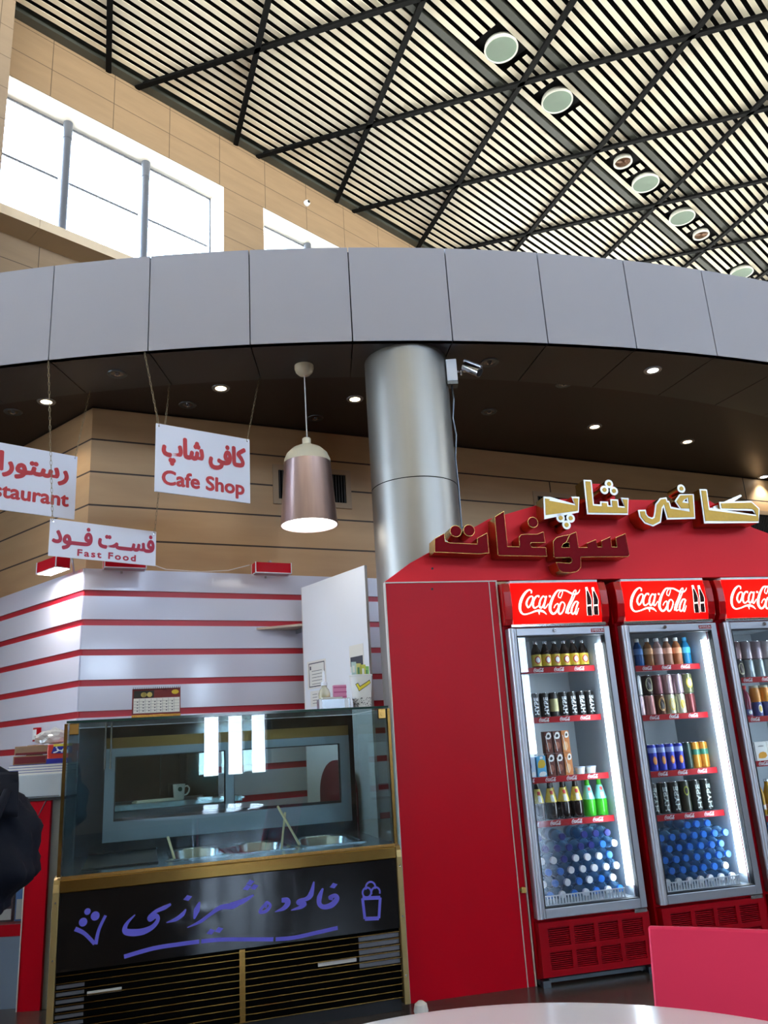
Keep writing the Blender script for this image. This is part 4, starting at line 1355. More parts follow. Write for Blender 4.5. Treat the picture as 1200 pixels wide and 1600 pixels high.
MB().box(0.0, 0.03, 0.0, 0.3, 0.0, 0.012).box(0.63, 0.66, 0.0, 0.3, 0.0, 0.012).build('foot', M_DARK, ap)
MB().box(0.30, 0.306, -0.003, 0.0, 0.03, 0.28).build('door_seam', M_DARK, ap)
mg = empty('mug', SF(0.55, -0.53, 0.935), SF.rot, 'white mug with a green round emblem on the booth counter, seen through glass', 'mug')
MB().lathe([(0.026, 0.0), (0.030, 0.003), (0.037, 0.088), (0.0345, 0.088), (0.028, 0.006), (0.001, 0.006)], 28, caps=False).build('cup_wall', mat('white_china', (236, 238, 234), 0.2), mg, smooth='auto', recalc=False)
MB().tube([(0.034, 0, 0.072), (0.05, 0, 0.075), (0.062, 0, 0.06), (0.058, 0, 0.04), (0.045, 0, 0.026), (0.030, 0, 0.024)], 0.005, 8).build('handle', MATS['white_china'], mg, smooth='auto')
M_GREEN = mat('dark_green_print', (38, 84, 66), 0.4)
em = MB()
em.disc((0, 0.06), 0.013, -0.0006, 0.0, 24)
em.box(-0.03, 0.03, -0.0004, 0.0, 0.079, 0.081)
em.box(-0.03, 0.03, -0.0004, 0.0, 0.075, 0.0765)
em.v = [((0.0355 - p[1]) * math.sin(p[0] / 0.0355), -(0.0355 - p[1]) * math.cos(p[0] / 0.0355), p[2]) for p in em.v]
em.build('emblem', M_GREEN, mg, recalc=False)
tr = tag(MB().box(-0.13, 0.13, -0.05, 0.05, 0.0, 0.006).box(-0.12, 0.1, -0.03, 0.045, 0.006, 0.012).build('folded_cloth', M_PAPER, loc=SF(0.62, -0.38, 0.935), rotz=SF.rot + 0.1),
         'white folded cloth lying on the booth counter behind the mug', 'cloth')
tr.location = SF(0.42, -0.52, 0.935)

ch = empty('booth_chair', (-0.47, 5.29, 0), R(90 - 142.7), 'dark red round-backed chair inside the booth, seen through the freezer glass', 'chair')
prof = [(-0.19, 0.62)] + [(-0.19 * math.cos(t), 0.90 + 0.20 * math.sin(t)) for t in [math.pi * k / 16 for k in range(17)]] + [(0.19, 0.62)]
M_MAR = mat('dark_red_leatherette', (120, 20, 36), 0.45)
MB().prism(prof, 0.07, 0.11).build('backrest', M_MAR, ch, bevel=0.012)
MB().prism([(-0.19, 0.54), (0.19, 0.54), (0.19, 0.60), (-0.19, 0.60)], -0.14, 0.10).build('seat', M_MAR, ch, bevel=0.015)
MB().box(-0.02, 0.02, 0.11, 0.125, 0.50, 0.80).build('back_bracket', M_DARK, ch)
MB().lathe([(0.03, 0.05), (0.03, 0.54)], 16, (0, -0.02, 0)).build('stem', M_CHROME, ch, smooth='auto')
MB().lathe([(0.14, 0.0), (0.14, 0.02), (0.05, 0.05)], 28, (0, -0.02, 0)).build('base', M_CHROME, ch, smooth='auto')

# ------------------------------------------------------------------ red counter and display fridge at the left edge
lc = empty('red_counter', (-1.935, 4.50, 0), 0, 'narrow red counter end with a pale side post, left of the freezer', 'counter')
MB().box(-0.062, 0.053, 0.0, 0.5, 0.0, 0.998).build('front_panel', M_RED, lc)
MB().box(-0.068, -0.0625, -0.003, 0.5, 0.0, 0.998).build('edge_trim', M_TRIM, lc)
MB().box(0.054, 0.115, 0.02, 0.5, 0.0, 0.998).build('side_post', mat('pale_grey_post', (150, 158, 160), 0.5), lc)
MB().box(-0.5, 0.12, -0.01, 0.55, 1.0, 1.013).build('worktop', M_DARK, lc)
MB().tube([(0.03, -0.006, 1.0), (0.01, -0.007, 0.96), (-0.02, -0.006, 0.90), (-0.035, -0.006, 0.83)], 0.003, 6).build('hanging_wire', M_DARK, lc)
tb = empty('cash_drawer', (-1.935, 4.50, 1.014), 0, 'pale grey box-like cash drawer on the counter left of the freezer', 'cash drawer')
MB().box(-0.42, 0.105, 0.0, 0.42, 0.0, 0.120).build('casing', mat('pale_grey_plastic', (196, 206, 214), 0.45), tb, bevel=0.004)
MB().box(-0.41, 0.095, -0.003, 0.0, 0.006, 0.009).build('seam', M_STEELD, tb)
pp = empty('paper_stack', (-1.935, 4.52, 1.135), 0, 'stack of white papers with blue edges on the pale grey cash drawer', 'papers')
for k in range(4):
    MB().box(-0.22 + 0.006 * k, 0.11 - 0.004 * k, 0.0 + 0.004 * k, 0.34, 0.0135 * k, 0.0135 * k + 0.0105).build('folder', M_PAPER, pp)
    MB().box(-0.22 + 0.006 * k, 0.11 - 0.004 * k, 0.001 + 0.004 * k, 0.34, 0.0135 * k + 0.0105, 0.0135 * k + 0.0135).build('blue_sheet', mat('blue_card', (52, 66, 150), 0.5), pp)
M_CARD = mat('brown_card', (150, 116, 86), 0.7, noise=0.15, nscale=20)
for k, (dx, z, lab) in enumerate([(0.0, 0.0, 'lower brown and red biscuit carton on the paper stack'), (0.005, 0.0525, 'upper brown biscuit carton lying on the lower carton, beside the tissue pack')]):
    o = empty('biscuit_carton', (-2.052 + dx, 4.60, 1.1895 + z), 0, lab, 'carton', 'biscuit cartons on the paper stack')
    MB().box(-0.098, 0.09, 0.0, 0.16, 0.0, 0.048).build('carton_box', M_CARD, o, bevel=0.003)
    MB().box(-0.09, 0.085, -0.002, 0.0, 0.006 if k == 0 else 0.0, 0.042 if k == 0 else 0.012).build('red_label', M_MAROON, o)
    MB().tube([(-0.04, 0.03, 0.0485), (0.0, 0.05, 0.05), (0.05, 0.04, 0.0485)], 0.003, 5).build('flap_edge', M_CARD, o)
ts = empty('tissue_pack', (-1.90, 4.585, 1.1895), 0, 'red blue and yellow tissue pack on the papers, partly behind the freezer', 'tissue pack')
MB().box(-0.055, 0.085, 0.0, 0.12, 0.0, 0.1).build('pack', mat('orange_red_film', (214, 60, 44), 0.35), ts, bevel=0.006)
MB().box(-0.056, 0.086, -0.002, 0.0, 0.0, 0.024).prism([(-0.030, 0.052), (0.086, 0.048), (0.086, 0.086), (-0.018, 0.088)], -0.002, 0.0).build('blue_band', mat('deep_blue_film', (36, 44, 150), 0.35), ts)
MB().box(-0.02, 0.086, -0.0015, 0.0, 0.088, 0.101).build('yellow_band', mat('yellow_film', (226, 206, 66), 0.4), ts)
fit_text(MB(), '\ufeb0\ufbff\ufb58', -0.02, 0.075, 0.050, 0.086, -0.0022, bold=0.0014).build('lettering', M_WHITE, ts, recalc=False)
rr = random.Random(5)
bm = bmesh.new()
bmesh.ops.create_icosphere(bm, subdivisions=3, radius=0.09)
for v in bm.verts:
    n = math.sin(v.co.x * 90 + 1) * math.cos(v.co.z * 70) * 0.010 + rr.uniform(-0.006, 0.006)
    v.co = Vector((v.co.x * 1.2, v.co.y * 0.6, max(v.co.z * 0.52, -0.03))) + v.co.normalized() * n
me = bpy.data.meshes.new('crumpled_bag')
bm.to_mesh(me)
bm.free()
me.materials.append(glass('thin_white_plastic', (240, 240, 238), body=(222, 222, 220), body_fac=0.75))
o = bpy.data.objects.new('crumpled_bag', me)
COL.objects.link(o)
o.location = (-1.97, 4.70, 1.33)
tag(o, 'crumpled whitish plastic bag lying on top of the cartons by the striped wall', 'plastic bag')

df = empty('display_fridge', (-2.26, 4.56, 0), 0, 'low display fridge with a blue grey base at the lower left edge', 'fridge')
MB().box(-0.45, 0.245, 0.0, 0.45, 0.0, 0.335).build('base_panel', mat('blue_grey_panel', (112, 128, 146), 0.4, noise=0.06, nscale=4), df)
MB().box(-0.45, 0.245, -0.004, 0.45, 0.336, 0.392).build('red_rail', M_REDD, df)
MB().box(-0.45, 0.245, 0.40, 0.45, 0.393, 0.90).build('back_panel', M_LINER, df)
MB().box(-0.45, 0.245, 0.004, 0.01, 0.393, 0.90).build('glass_front', M_DOORGL, df)
MB().box(-0.45, 0.245, 0.0, 0.45, 0.901, 0.935).build('lid', M_STEELD, df)
for k, (x, w, h, c, lab) in enumerate([(0.20, 0.04, 0.24, (64, 110, 170), 'blue carton at the right end inside the low display fridge'), (0.11, 0.04, 0.14, (70, 34, 44), 'dark red carton in the low display fridge, next to the blue one'), (0.02, 0.045, 0.15, (150, 150, 150), 'grey carton in the low display fridge, third from the right')]):
    o = empty('drink_carton', (-2.26 + x, 4.66, 0.393), 0, lab, 'carton', 'cartons in the low display fridge')
    MB().box(-w, w, -0.03, 0.03, 0.0, h).build('carton_box', mat('carton_%d' % k, c, 0.5), o, bevel=0.003)
    MB().box(-w * 0.8, w * 0.8, -0.0315, -0.030, 0.01, h * 0.45).build('carton_print', mat('carton_print', (206, 204, 196), 0.5), o)

fst = tag(MB().lathe([(0.03, 0.0), (0.034, 0.012), (0.028, 0.04), (0.012, 0.052)], 20).build('floor_stop', M_PAPER, loc=(0.03, 4.10, 0.0), smooth='auto'),
          'small pale rubber stop on the floor between freezer and red kiosk', 'floor stop')

# ================================================================== hanging signs
M_SIGN = mat('white_sign_board', (238, 240, 252), 0.35, spec=0.4)
M_SRED = mat('red_sign_print', (204, 34, 40), 0.5)
M_SMAG = mat('magenta_red_print', (190, 22, 62), 0.5)
M_CHAIN = mat('dull_brass_chain', (150, 134, 104), 0.4, metal=0.8)


def chain(parent, a, b, inv):
    """interlocking wire links from a down to b (world points)"""
    a, b = Vector(a), Vector(b)
    d = (b - a)
    L = d.length
    d.normalize()
    s = d.orthogonal().normalized()
    t = d.cross(s)
    n = max(4, int(L / 0.030))
    m2 = MB()
    for k in range(n):
        c = a + d * (L * (k + 0.5) / n)
        e = s if k % 2 else t
        hl, hw = L / n * 0.62, 0.0058
        pts = []
        for q in range(10):
            an = 2 * math.pi * q / 10
            pts.append(tuple(inv @ (c + d * (hl * math.cos(an)) + e * (hw * math.sin(an)))))
        m2.tube(pts, 0.0014, 5, closed=True)
    return m2.build('chain', M_CHAIN, parent, smooth=True, recalc=False)


def sign(loc, az, w, h, label):
    f = Frame(loc, az)
    o = empty('hanging_sign', loc, f.rot, label, 'sign', 'white signs hanging from the canopy')
    bd = MB().box(0, w, 0.0, 0.008, 0, h).build('sign_board', M_SIGN, o, bevel=0.0015)
    ho = MB()
    for x in (0.018, w - 0.018):
        ho.disc((x, h - 0.018), 0.005, -0.001, 0.0, 12)
    ho.build('eyelet', M_CHROME, bd)
    bpy.context.view_layer.update()
    inv = o.matrix_world.inverted()
    return o, bd, f, inv


def words(bd, body, w, h, x0, x1, t0, t1, m, bold, spacing=1.0):
    return fit_text(MB(), body, w * x0, w * x1, h * (1 - t1), h * (1 - t0), -0.0012, bold=bold, spacing=spacing).build('lettering', m, bd, recalc=False)


W_, H_ = 0.638, 0.449
o, bd, f, inv = sign((-1.391, 4.60, 2.745), 54.6, W_, H_, 'white hanging sign reading Cafe Shop in red, left of the pendant lamp')
words(bd, '\ufb56\ufe8e\ufeb7 \ufbfd\ufed3\ufe8e\ufb90', W_, H_, 0.06, 0.955, 0.15, 0.60, M_SRED, 0.0085)
words(bd, 'Cafe Shop', W_, H_, 0.066, 0.935, 0.67, 0.955, M_SRED, 0.0045)
chain(o, (-1.481, 4.612, 3.70), f(0.018, 0.0, H_ - 0.015), inv)
chain(o, (-0.821, 5.095, 3.70), f(W_ - 0.018, 0.0, H_ - 0.015), inv)
W_, H_ = 0.70, 0.45
az = 48.0
lft = Vector((-2.078, 5.10, 2.748)) - Vector((math.sin(R(az)), math.cos(R(az)), 0)) * W_
o, bd, f, inv = sign(lft, az, W_, H_, 'white hanging sign with Restaurant in red, cut by the left edge of the photo')
words(bd, '\ufee5\ufe8d\ufead\ufeee\ufe98\ufeb3\ufead', W_, H_, 0.10, 0.925, 0.115, 0.51, M_SRED, 0.0080)
words(bd, 'Restaurant', W_, H_, 0.045, 0.938, 0.60, 0.825, M_SRED, 0.0045)
chain(o, (-2.025, 5.128, 3.70), f(W_ - 0.018, 0.0, H_ - 0.015), inv)
chain(o, (-2.665, 4.76, 3.70), f(0.018, 0.0, H_ - 0.015), inv)
W_, H_ = 0.686, 0.234
o, bd, f, inv = sign((-2.042, 4.65, 2.394), 49.0, W_, H_, 'lowest and narrowest hanging sign, white with Fast Food in magenta red letters')
words(bd, '\ufea9\ufeee\u0640\u0640\ufed3 \ufe96\u0640\u0640\ufeb4\ufed3', W_, H_, 0.02, 0.985, 0.13, 0.80, M_SMAG, 0.0058)
words(bd, 'Fast Food', W_, H_, 0.25, 0.80, 0.745, 0.935, M_SMAG, 0.0022, spacing=1.28)
chain(o, (-2.119, 4.652, 3.70), f(0.012, 0.0, H_ - 0.012), inv)
chain(o, (-1.452, 5.092, 3.70), f(W_ - 0.012, 0.0, H_ - 0.012), inv)

# ------------------------------------------------------------------ pendant lamp
M_CREAMP = mat('cream_plastic', (226, 216, 188), 0.35)
M_ROSE = mat('rose_brushed_metal', (188, 164, 160), 0.3, metal=0.9, noise=0.22, nscale=26, aniso=(1, 1, 0.02))
pl = empty('pendant_lamp', (-0.487, 4.95, 3.70), 0, 'cream and brushed rose metal bell pendant lamp hanging from the canopy', 'pendant lamp')
MB().lathe([(0.066, 0.0), (0.066, -0.02), (0.058, -0.045), (0.040, -0.064), (0.012, -0.075)], 32).build('ceiling_rose', M_CREAMP, pl, smooth='auto')
MB().tube([(0, 0, -0.07), (0.004, 0, -0.55)], 0.004, 8).build('cord', mat('pale_cord', (214, 212, 206), 0.5), pl)
MB().lathe([(0.022, -0.53), (0.028, -0.535), (0.028, -0.575), (0.05, -0.585), (0.10, -0.61), (0.135, -0.645), (0.152, -0.685), (0.155, -0.71), (0.147, -0.71), (0.14, -0.68), (0.09, -0.62), (0.02, -0.59)], 48).build('cap', M_CREAMP, pl, smooth='auto')
MB().lathe([(0.154, -0.71), (0.184, -1.13), (0.186, -1.135), (0.180, -1.135), (0.150, -0.71)], 64, caps=False).build('shade', M_ROSE, pl, smooth='auto', recalc=False)
MB().lathe([(0.179, -1.12), (0.05, -1.112), (0.001, -1.11)], 48, caps=False).build('diffuser', emit('pendant_light', (255, 250, 244), 5.0), pl, smooth=True)

# ------------------------------------------------------------------ recessed downlights under the canopy
M_DLIT = emit('warm_lamp', (255, 226, 176), 9.0)
M_DLITW = emit('white_lamp', (255, 250, 240), 14.0)
M_DOFF = mat('dull_reflector', (120, 120, 122), 0.25, metal=0.8)
DL = [
    (-1.753, 4.894, 0, 'unlit ringed downlight in the ring soffit between the two left signs'),
    (0.802, 5.063, 0, 'unlit downlight in the ring soffit right of the security camera'),
    (2.036, 5.352, 2, 'brightest white downlight, in the ring soffit at the right'),
    (-1.133, 5.294, 1, 'lit warm downlight directly above the Cafe Shop sign'),
    (-2.428, 5.341, 1, 'lit downlight at the left, behind the Restaurant sign chain'),
    (-0.17, 5.629, 1, 'lit warm downlight half hidden by the left side of the column'),
    (1.433, 5.586, 0, 'unlit downlight behind the ring soffit, left of the brightest one'),
    (0.911, 6.04, 0, 'small unlit downlight above the gold letters, right of the column'),
    (1.892, 6.521, 1, 'lit warm downlight above the gold letters, nearer of two'),
    (2.895, 7.055, 1, 'lit warm downlight above the gold letters, farther of two'),
    (4.191, 8.339, 2, 'lit downlight at the far right edge by the stone wall'),
    (-1.441, 5.55, 0, 'small unlit downlight behind the Cafe Shop sign chain'),
    (-0.508, 5.951, 0, 'small unlit downlight behind the pendant lamp cord'),
    (-2.74, 5.484, 0, 'unlit downlight at the far left edge under the canopy'),
]
for x, y, lit_, lab in DL:
    rr_ = math.hypot(x - C2.x, y - C2.y)
    z = 3.70 if rr_ > R2_ + 0.06 else 3.74
    d = empty('recessed_downlight', (x, y, z), 0, lab, 'downlight', 'recessed downlights under the canopy')
    MB().lathe([(0.040, 0.001), (0.040, -0.006), (0.062, -0.008), (0.066, -0.001)], 28, caps=False).build('trim_ring', M_ALU if lit_ else M_STEELD, d, smooth='auto', recalc=False)
    MB().lathe([(0.041, -0.004), (0.02, -0.003), (0.001, -0.0028)], 24, caps=False).build('lamp', (M_DOFF, M_DLIT, M_DLITW)[lit_], d, smooth=True)
    if not lit_:
        MB().lathe([(0.018, -0.012), (0.012, -0.010), (0.012, -0.004)], 16, caps=False).build('bulb_ring', M_CHROME, d, smooth='auto', recalc=False)
    if lit_:
        sl = bpy.data.lights.new('downlight_beam', 'SPOT')
        sl.energy = 12 if lit_ == 1 else 20
        sl.color = (1.0, 0.86, 0.66) if lit_ == 1 else (1.0, 0.95, 0.88)
        sl.spot_size = R(100)
        sl.spot_blend = 0.6
        sl.shadow_soft_size = 0.04
        so = bpy.data.objects.new('downlight_beam', sl)
        so.parent = d
        so.location = (0, 0, -0.02)
        COL.objects.link(so)

# ------------------------------------------------------------------ lamps and grilles in the slatted ceiling
M_WRIM = mat('white_lamp_rim', (226, 226, 218), 0.35)
M_REFL = mat('lamp_reflector', (186, 204, 190), 0.3, spec=0.6)
M_COPPER = mat('copper_grille', (150, 116, 92), 0.4, metal=0.4)
NW = 3.755
ordb = ['nearest large round lamp in the slatted ceiling, top of the photo', 'second large round lamp from the top in the slatted ceiling', 'third large round lamp in the slatted ceiling, just beyond a small copper one',
        'fourth large round lamp in the slatted ceiling, with a bright patchy reflection', 'fifth large round ceiling lamp, lowest, just above the canopy at the right', 'sixth large round ceiling lamp, beyond the right edge of the canopy']
for w, lab in zip(BIG[:5], ordb):
    o = empty('ceiling_lamp', HF(w, -NW, 9.99), HF.rot, lab, 'ceiling lamp', 'large round lamps in the slatted ceiling')
    MB().box(-0.31, 0.31, -0.195, 0.195, 0.06, 0.075).build('housing', M_BAR, o)
    MB().lathe([(0.215, 0.06), (0.228, 0.0), (0.225, -0.018), (0.208, -0.018), (0.204, -0.005)], 48, caps=False).build('rim', M_WRIM, o, smooth='auto', recalc=False)
    MB().lathe([(0.206, -0.004), (0.196, 0.012), (0.190, 0.014), (0.165, 0.03), (0.160, 0.03), (0.11, 0.045), (0.05, 0.052), (0.001, 0.054)], 48, caps=False).build('reflector', M_REFL, o, smooth='auto', recalc=False)
    MB().lathe([(0.045, 0.05), (0.045, 0.03), (0.02, 0.02), (0.001, 0.018)], 24, caps=False).build('bulb', mat('frosted_bulb', (214, 222, 210), 0.3), o, smooth='auto', recalc=False)
    MB().lathe([(0.207, -0.008), (0.001, -0.008)], 48, caps=False).build('glass_cover', glass('lamp_glass', (226, 238, 230), body=(206, 222, 210), body_fac=0.4), o, recalc=False)
for w, lab in zip(SMALL[:2], ['nearer small round ceiling fitting with a copper ringed grille', 'farther small round ceiling fitting with a copper ringed grille']):
    o = empty('ceiling_speaker', HF(w, -NW, 9.99), HF.rot, lab, 'ceiling speaker', 'small round fittings in the slatted ceiling')
    MB().box(-0.235, 0.235, -0.195, 0.195, 0.06, 0.075).build('housing', M_BAR, o)
    MB().lathe([(0.14, 0.06), (0.152, 0.0), (0.15, -0.016), (0.128, -0.016), (0.122, 0.0)], 40, caps=False).build('rim', M_WRIM, o, smooth='auto', recalc=False)
    prof = []
    for k in range(9):
        r0 = 0.122 - k * 0.0135
        prof += [(r0, 0.012), (r0 - 0.006, 0.006), (r0 - 0.009, 0.014)]
    MB().lathe(prof, 40).build('grille', M_COPPER, o, recalc=False)

# ------------------------------------------------------------------ cameras, vents
dc = empty('dome_camera', HF(1.361, -0.002, 9.60), HF.rot, 'small white camera with a dark lens high on the stone wall above the second window', 'camera')
MB().lathe([(0.05, 0.0), (0.05, -0.03), (0.04, -0.055), (0.02, -0.068)], 24, axis='y').build('shell', M_WHITE, dc, smooth='auto')
MB().lathe([(0.026, -0.058), (0.022, -0.072), (0.001, -0.076)], 20, axis='y').build('lens', M_DARK, dc, smooth='auto')
bx = (0.478, 4.885)
scm = empty('security_camera', (bx[0], bx[1], 3.57), 0, 'silver bullet security camera with a white junction box at the top of the column', 'security camera')
MB().box(0.0, 0.072, 0.0, 0.075, -0.075, 0.085).build('junction_box', M_WHITE, scm, bevel=0.004)
MB().box(0.0, 0.072, 0.0, 0.075, -0.10, -0.0765).disc((0.02, -0.09), 0.008, -0.003, 0.002, 12).build('bracket', M_STEELD, scm)
MB().tube([(0.07, 0.03, 0.0), (0.125, 0.01, 0.0)], 0.008, 10).lathe([(0.014, -0.012), (0.014, 0.014)], 14, (0.125, 0.01, 0.0)).tube([(0.10, 0.01, -0.004), (0.10, 0.01, -0.035)], 0.006, 8).build('arm', M_CHROME, scm, smooth='auto')
a, b = Vector((0.125, 0.0, 0.025)), Vector((0.215, -0.055, -0.055))
bd = MB().tube([tuple(a), tuple(a + (b - a) * 0.02), tuple(b)], [0.030, 0.034, 0.034], 24).build('camera_body', M_CHROME, scm, smooth='auto')
e = (b - a).normalized()
MB().tube([tuple(b), tuple(b + e * 0.003)], [0.028, 0.027], 20).build('lens', M_DARK, bd)
MB().tube([tuple(a + Vector((0.0, -0.01, 0.034))), tuple(b + Vector((0.012, -0.01, 0.034)))], [0.012, 0.012], 8).build('sunshade', M_ALU, bd)
pts = [(0.03, 0.03, -0.09), (0.035, 0.03, -0.2), (0.02, 0.05, -0.33), (0.032, 0.05, -0.45), (0.015, 0.07, -0.6), (0.02, 0.08, -0.8), (0.016, 0.09, -1.2), (0.018, 0.09, -1.7)]
MB().tube(pts, 0.006, 8).build('cable', M_STEELD, scm, smooth=True)


def vent(u, z, w, h, label):
    o = empty('wall_vent', BF(u, -0.001, z), BF.rot, label, 'vent', 'air vents on the stone wall under the canopy')
    t = 0.045
    m2 = MB()
    m2.box(0, w, -0.012, 0, 0, t).box(0, w, -0.012, 0, h - t, h).box(0, t, -0.012, 0, t, h - t).box(w - t, w, -0.012, 0, t, h - t)
    m2.build('frame', mat('beige_vent_frame', (176, 150, 118), 0.6), o, recalc=False)
    MB().box(t, w - t, -0.003, -0.0005, t, h - t).build('duct', M_BLACK, o)
    m3 = MB()
    n = int((w - 2 * t) / 0.024)
    for k in range(n):
        x = t + (k + 0.5) * (w - 2 * t) / n
        m3.box(x - 0.004, x + 0.004, -0.009, -0.003, t, h - t)
    m3.build('blade', mat('dark_vent_blade', (52, 46, 42), 0.6), o, recalc=False)


vent(1.385, 3.07, 0.675, 0.335, 'slatted air vent on the stone wall behind the pendant lamp')
vent(3.90, 3.03, 0.66, 0.335, 'air vent on the stone wall behind the gold letters')
vent(6.55, 3.03, 0.66, 0.335, 'air vent on the stone wall at the right edge, behind the last gold letter')

# ------------------------------------------------------------------ table, chairs and bag in front
M_TABLE = mat('white_table_top', (236, 226, 226), 0.12, spec=0.5, coat=0.3)
M_CHAIR = mat('red_chair_shell', (222, 48, 82), 0.5, spec=0.25)


def make_table(loc, label):
    t = empty('round_table', loc, 0, label, 'table', 'round white tables')
    MB().lathe([(0.545, 0.722), (0.568, 0.726), (0.573, 0.737), (0.568, 0.748), (0.545, 0.75)], 96).build('tabletop', M_TABLE, t, smooth='auto')
    MB().lathe([(0.035, 0.03), (0.035, 0.722)], 24).build('pedestal', M_CHROME, t, smooth='auto')
    MB().lathe([(0.26, 0.0), (0.26, 0.012), (0.05, 0.035)], 40).build('base', M_CHROME, t, smooth='auto')
    return t


make_table((0.156, 0.999, 0), 'white round table top at the very bottom of the photo, nearest the camera')


def make_chair(loc, rot, label):
    c = empty('dining_chair', loc, rot, label, 'chair', 'red dining chairs')
    w = 0.235
    # back: local -y faces the seat side, slightly curved sheet
    m2 = MB()
    n, k = 12, 10
    vs = []
    for j in range(k + 1):
        z = 0.44 + (0.822 - 0.44) * j / k
        for i in range(n + 1):
            x = -w + 2 * w * i / n
            y = 0.02 + 0.035 * (1 - (x / w) ** 2) * 0.5 + 0.10 * ((z - 0.44) / 0.38)
            vs.append((x, y, z))
    N = len(vs)
    vs += [(x, y + 0.014, z) for x, y, z in vs]
    fs = []
    for j in range(k):
        for i in range(n):
            a = j * (n + 1) + i
            fs += [(a, a + 1, a + n + 2, a + n + 1), (N + a, N + a + n + 1, N + a + n + 2, N + a + 1)]
    for i in range(n):
        fs += [(i, N + i, N + i + 1, i + 1), (k * (n + 1) + i, k * (n + 1) + i + 1, N + k * (n + 1) + i + 1, N + k * (n + 1) + i)]
    for j in range(k):
        a, b = j * (n + 1), (j + 1) * (n + 1)
        fs += [(a, b, N + b, N + a), (a + n, N + a + n, N + b + n, b + n)]
    m2.add(vs, fs)
    m2.build('backrest', M_CHAIR, c, smooth='auto', bevel=0.004)
    MB().slab([(-0.2, -0.40), (0.2, -0.40), (0.225, 0.0), (-0.225, 0.0)], 0.43, 0.455).build('seat', M_CHAIR, c, bevel=0.008)
    for sx in (-1, 1):
        MB().tube([(sx * 0.19, -0.37, 0.43), (sx * 0.20, -0.39, 0.0)], 0.011, 10).build('leg', M_CHROME, c, smooth='auto')
        MB().tube([(sx * 0.19, -0.02, 0.43), (sx * 0.205, 0.06, 0.0)], 0.011, 10).build('leg', M_CHROME, c, smooth='auto')
        MB().tube([(sx * 0.19, -0.10, 0.425), (sx * 0.19, 0.03, 0.43), (sx * 0.19, 0.075, 0.60)], 0.010, 10).build('back_support', M_CHROME, c, smooth='auto')
    return c


_ca = math.atan2(-0.475, 0.88)
_left = Vector((0.466, 1.724, 0))
_dir = Vector((math.cos(_ca), math.sin(_ca), 0))
_nrm = Vector((-_dir.y, _dir.x, 0))
make_chair(_left + _dir * 0.235 - _nrm * 0.125, _ca, 'red chair back at the lower right, beyond the white round table')

# a second table just outside the left edge carries the bag
make_table((-1.89, 2.62, 0), 'white round table carrying the dark bag, beyond the left edge')
bg = empty('backpack', (-1.355, 2.5, 0.751), R(12), 'dark navy padded bag with a flap, at the left edge of the photo', 'bag')
M_NAVY = mat('dark_navy_cloth', (18, 22, 34), 0.75, spec=0.25, bump=0.25, nscale=14)
bm = bmesh.new()
bmesh.ops.create_uvsphere(bm, u_segments=56, v_segments=40, radius=1.0)
for v in bm.verts:
    x, y, z = v.co

    def sp_(t, p):
        return math.copysign(abs(t) ** p, t)
    r = Vector((sp_(x, 0.85), sp_(y, 0.8), sp_(z, 0.8)))
    fold = 0.018 * math.sin(9 * z + 5 * x) + 0.014 * math.sin(13 * x - 7 * z + 2) + 0.01 * math.sin(17 * y + 11 * z)
    taper = 1.0 - 0.24 * max(0.0, z) + 0.05 * min(0, z)
    v.co = Vector((r.x * 0.262 * taper, r.y * 0.17 * taper, 0.215 + r.z * 0.215)) * 1.0 + Vector((r.x, r.y, 0)) * fold
    if v.co.z < 0.0:
        v.co.z = 0.0
me = bpy.data.meshes.new('bag_body')
bm.to_mesh(me)
bm.free()
me.materials.append(M_NAVY)
me.shade_smooth()
bb = bpy.data.objects.new('bag_body', me)
COL.objects.link(bb)
bb.parent = bg
fl = MB()
pts = []
for i in range(13):
    for j in range(7):
        x = -0.19 + 0.40 * i / 12
        s = j / 6
        pts.append((x + 0.02 * s, -0.10 - 0.055 * s + 0.01 * math.sin(5 * x), 0.405 - 0.05 * s + 0.012 * math.sin(9 * x + 2 * s) - 0.09 * max(0, s - 0.5)))
N = len(pts)
pts += [(x, y + 0.008, z + 0.010) for x, y, z in pts]
fs = []
for i in range(12):
    for j in range(6):
        a = i * 7 + j
        fs += [(a, a + 1, a + 8, a + 7), (N + a, N + a + 7, N + a + 8, N + a + 1)]
for i in range(12):
    a = i * 7
    fs += [(a, a + 7, N + a + 7, N + a), (a + 6, N + a + 6, N + a + 13, a + 13)]
for j in range(6):
    fs += [(j, N + j, N + j + 1, j + 1), (84 + j, 84 + j + 1, N + 84 + j + 1, N + 84 + j)]
fl.add(pts, fs)
fl.build('flap', M_NAVY, bg, smooth=True)
MB().tube([(0.15, 0.02, 0.41), (0.10, 0.0, 0.44), (-0.02, 0.0, 0.452), (-0.12, 0.0, 0.43)], [0.02, 0.024, 0.024, 0.018], 10).build('collar_roll', M_NAVY, bg, smooth=True)
MB().tube([(0.195, -0.13, 0.375), (0.17, -0.18, 0.28), (0.15, -0.20, 0.16), (0.16, -0.17, 0.06)], [0.012, 0.014, 0.014, 0.012], 8).build('strap', M_NAVY, bg, smooth=True)

# ================================================================== drinks in the coolers
NAMES = ['left', 'middle', 'right']
ORD = ['first', 'second', 'third', 'fourth', 'fifth', 'sixth', 'seventh', 'eighth', 'ninth']
M_CAPS = {'w': mat('white_cap', (232, 234, 238), 0.35), 'b': mat('mid_blue_cap', (30, 112, 206), 0.35), 'd': mat('dark_blue_cap', (22, 34, 118), 0.35)}
M_WATER = glass('water_bottle_plastic', (214, 234, 248), body=(132, 186, 228), body_fac=0.40, rough=0.03)
M_TIN = mat('can_rim', (206, 208, 212), 0.2, metal=0.9)


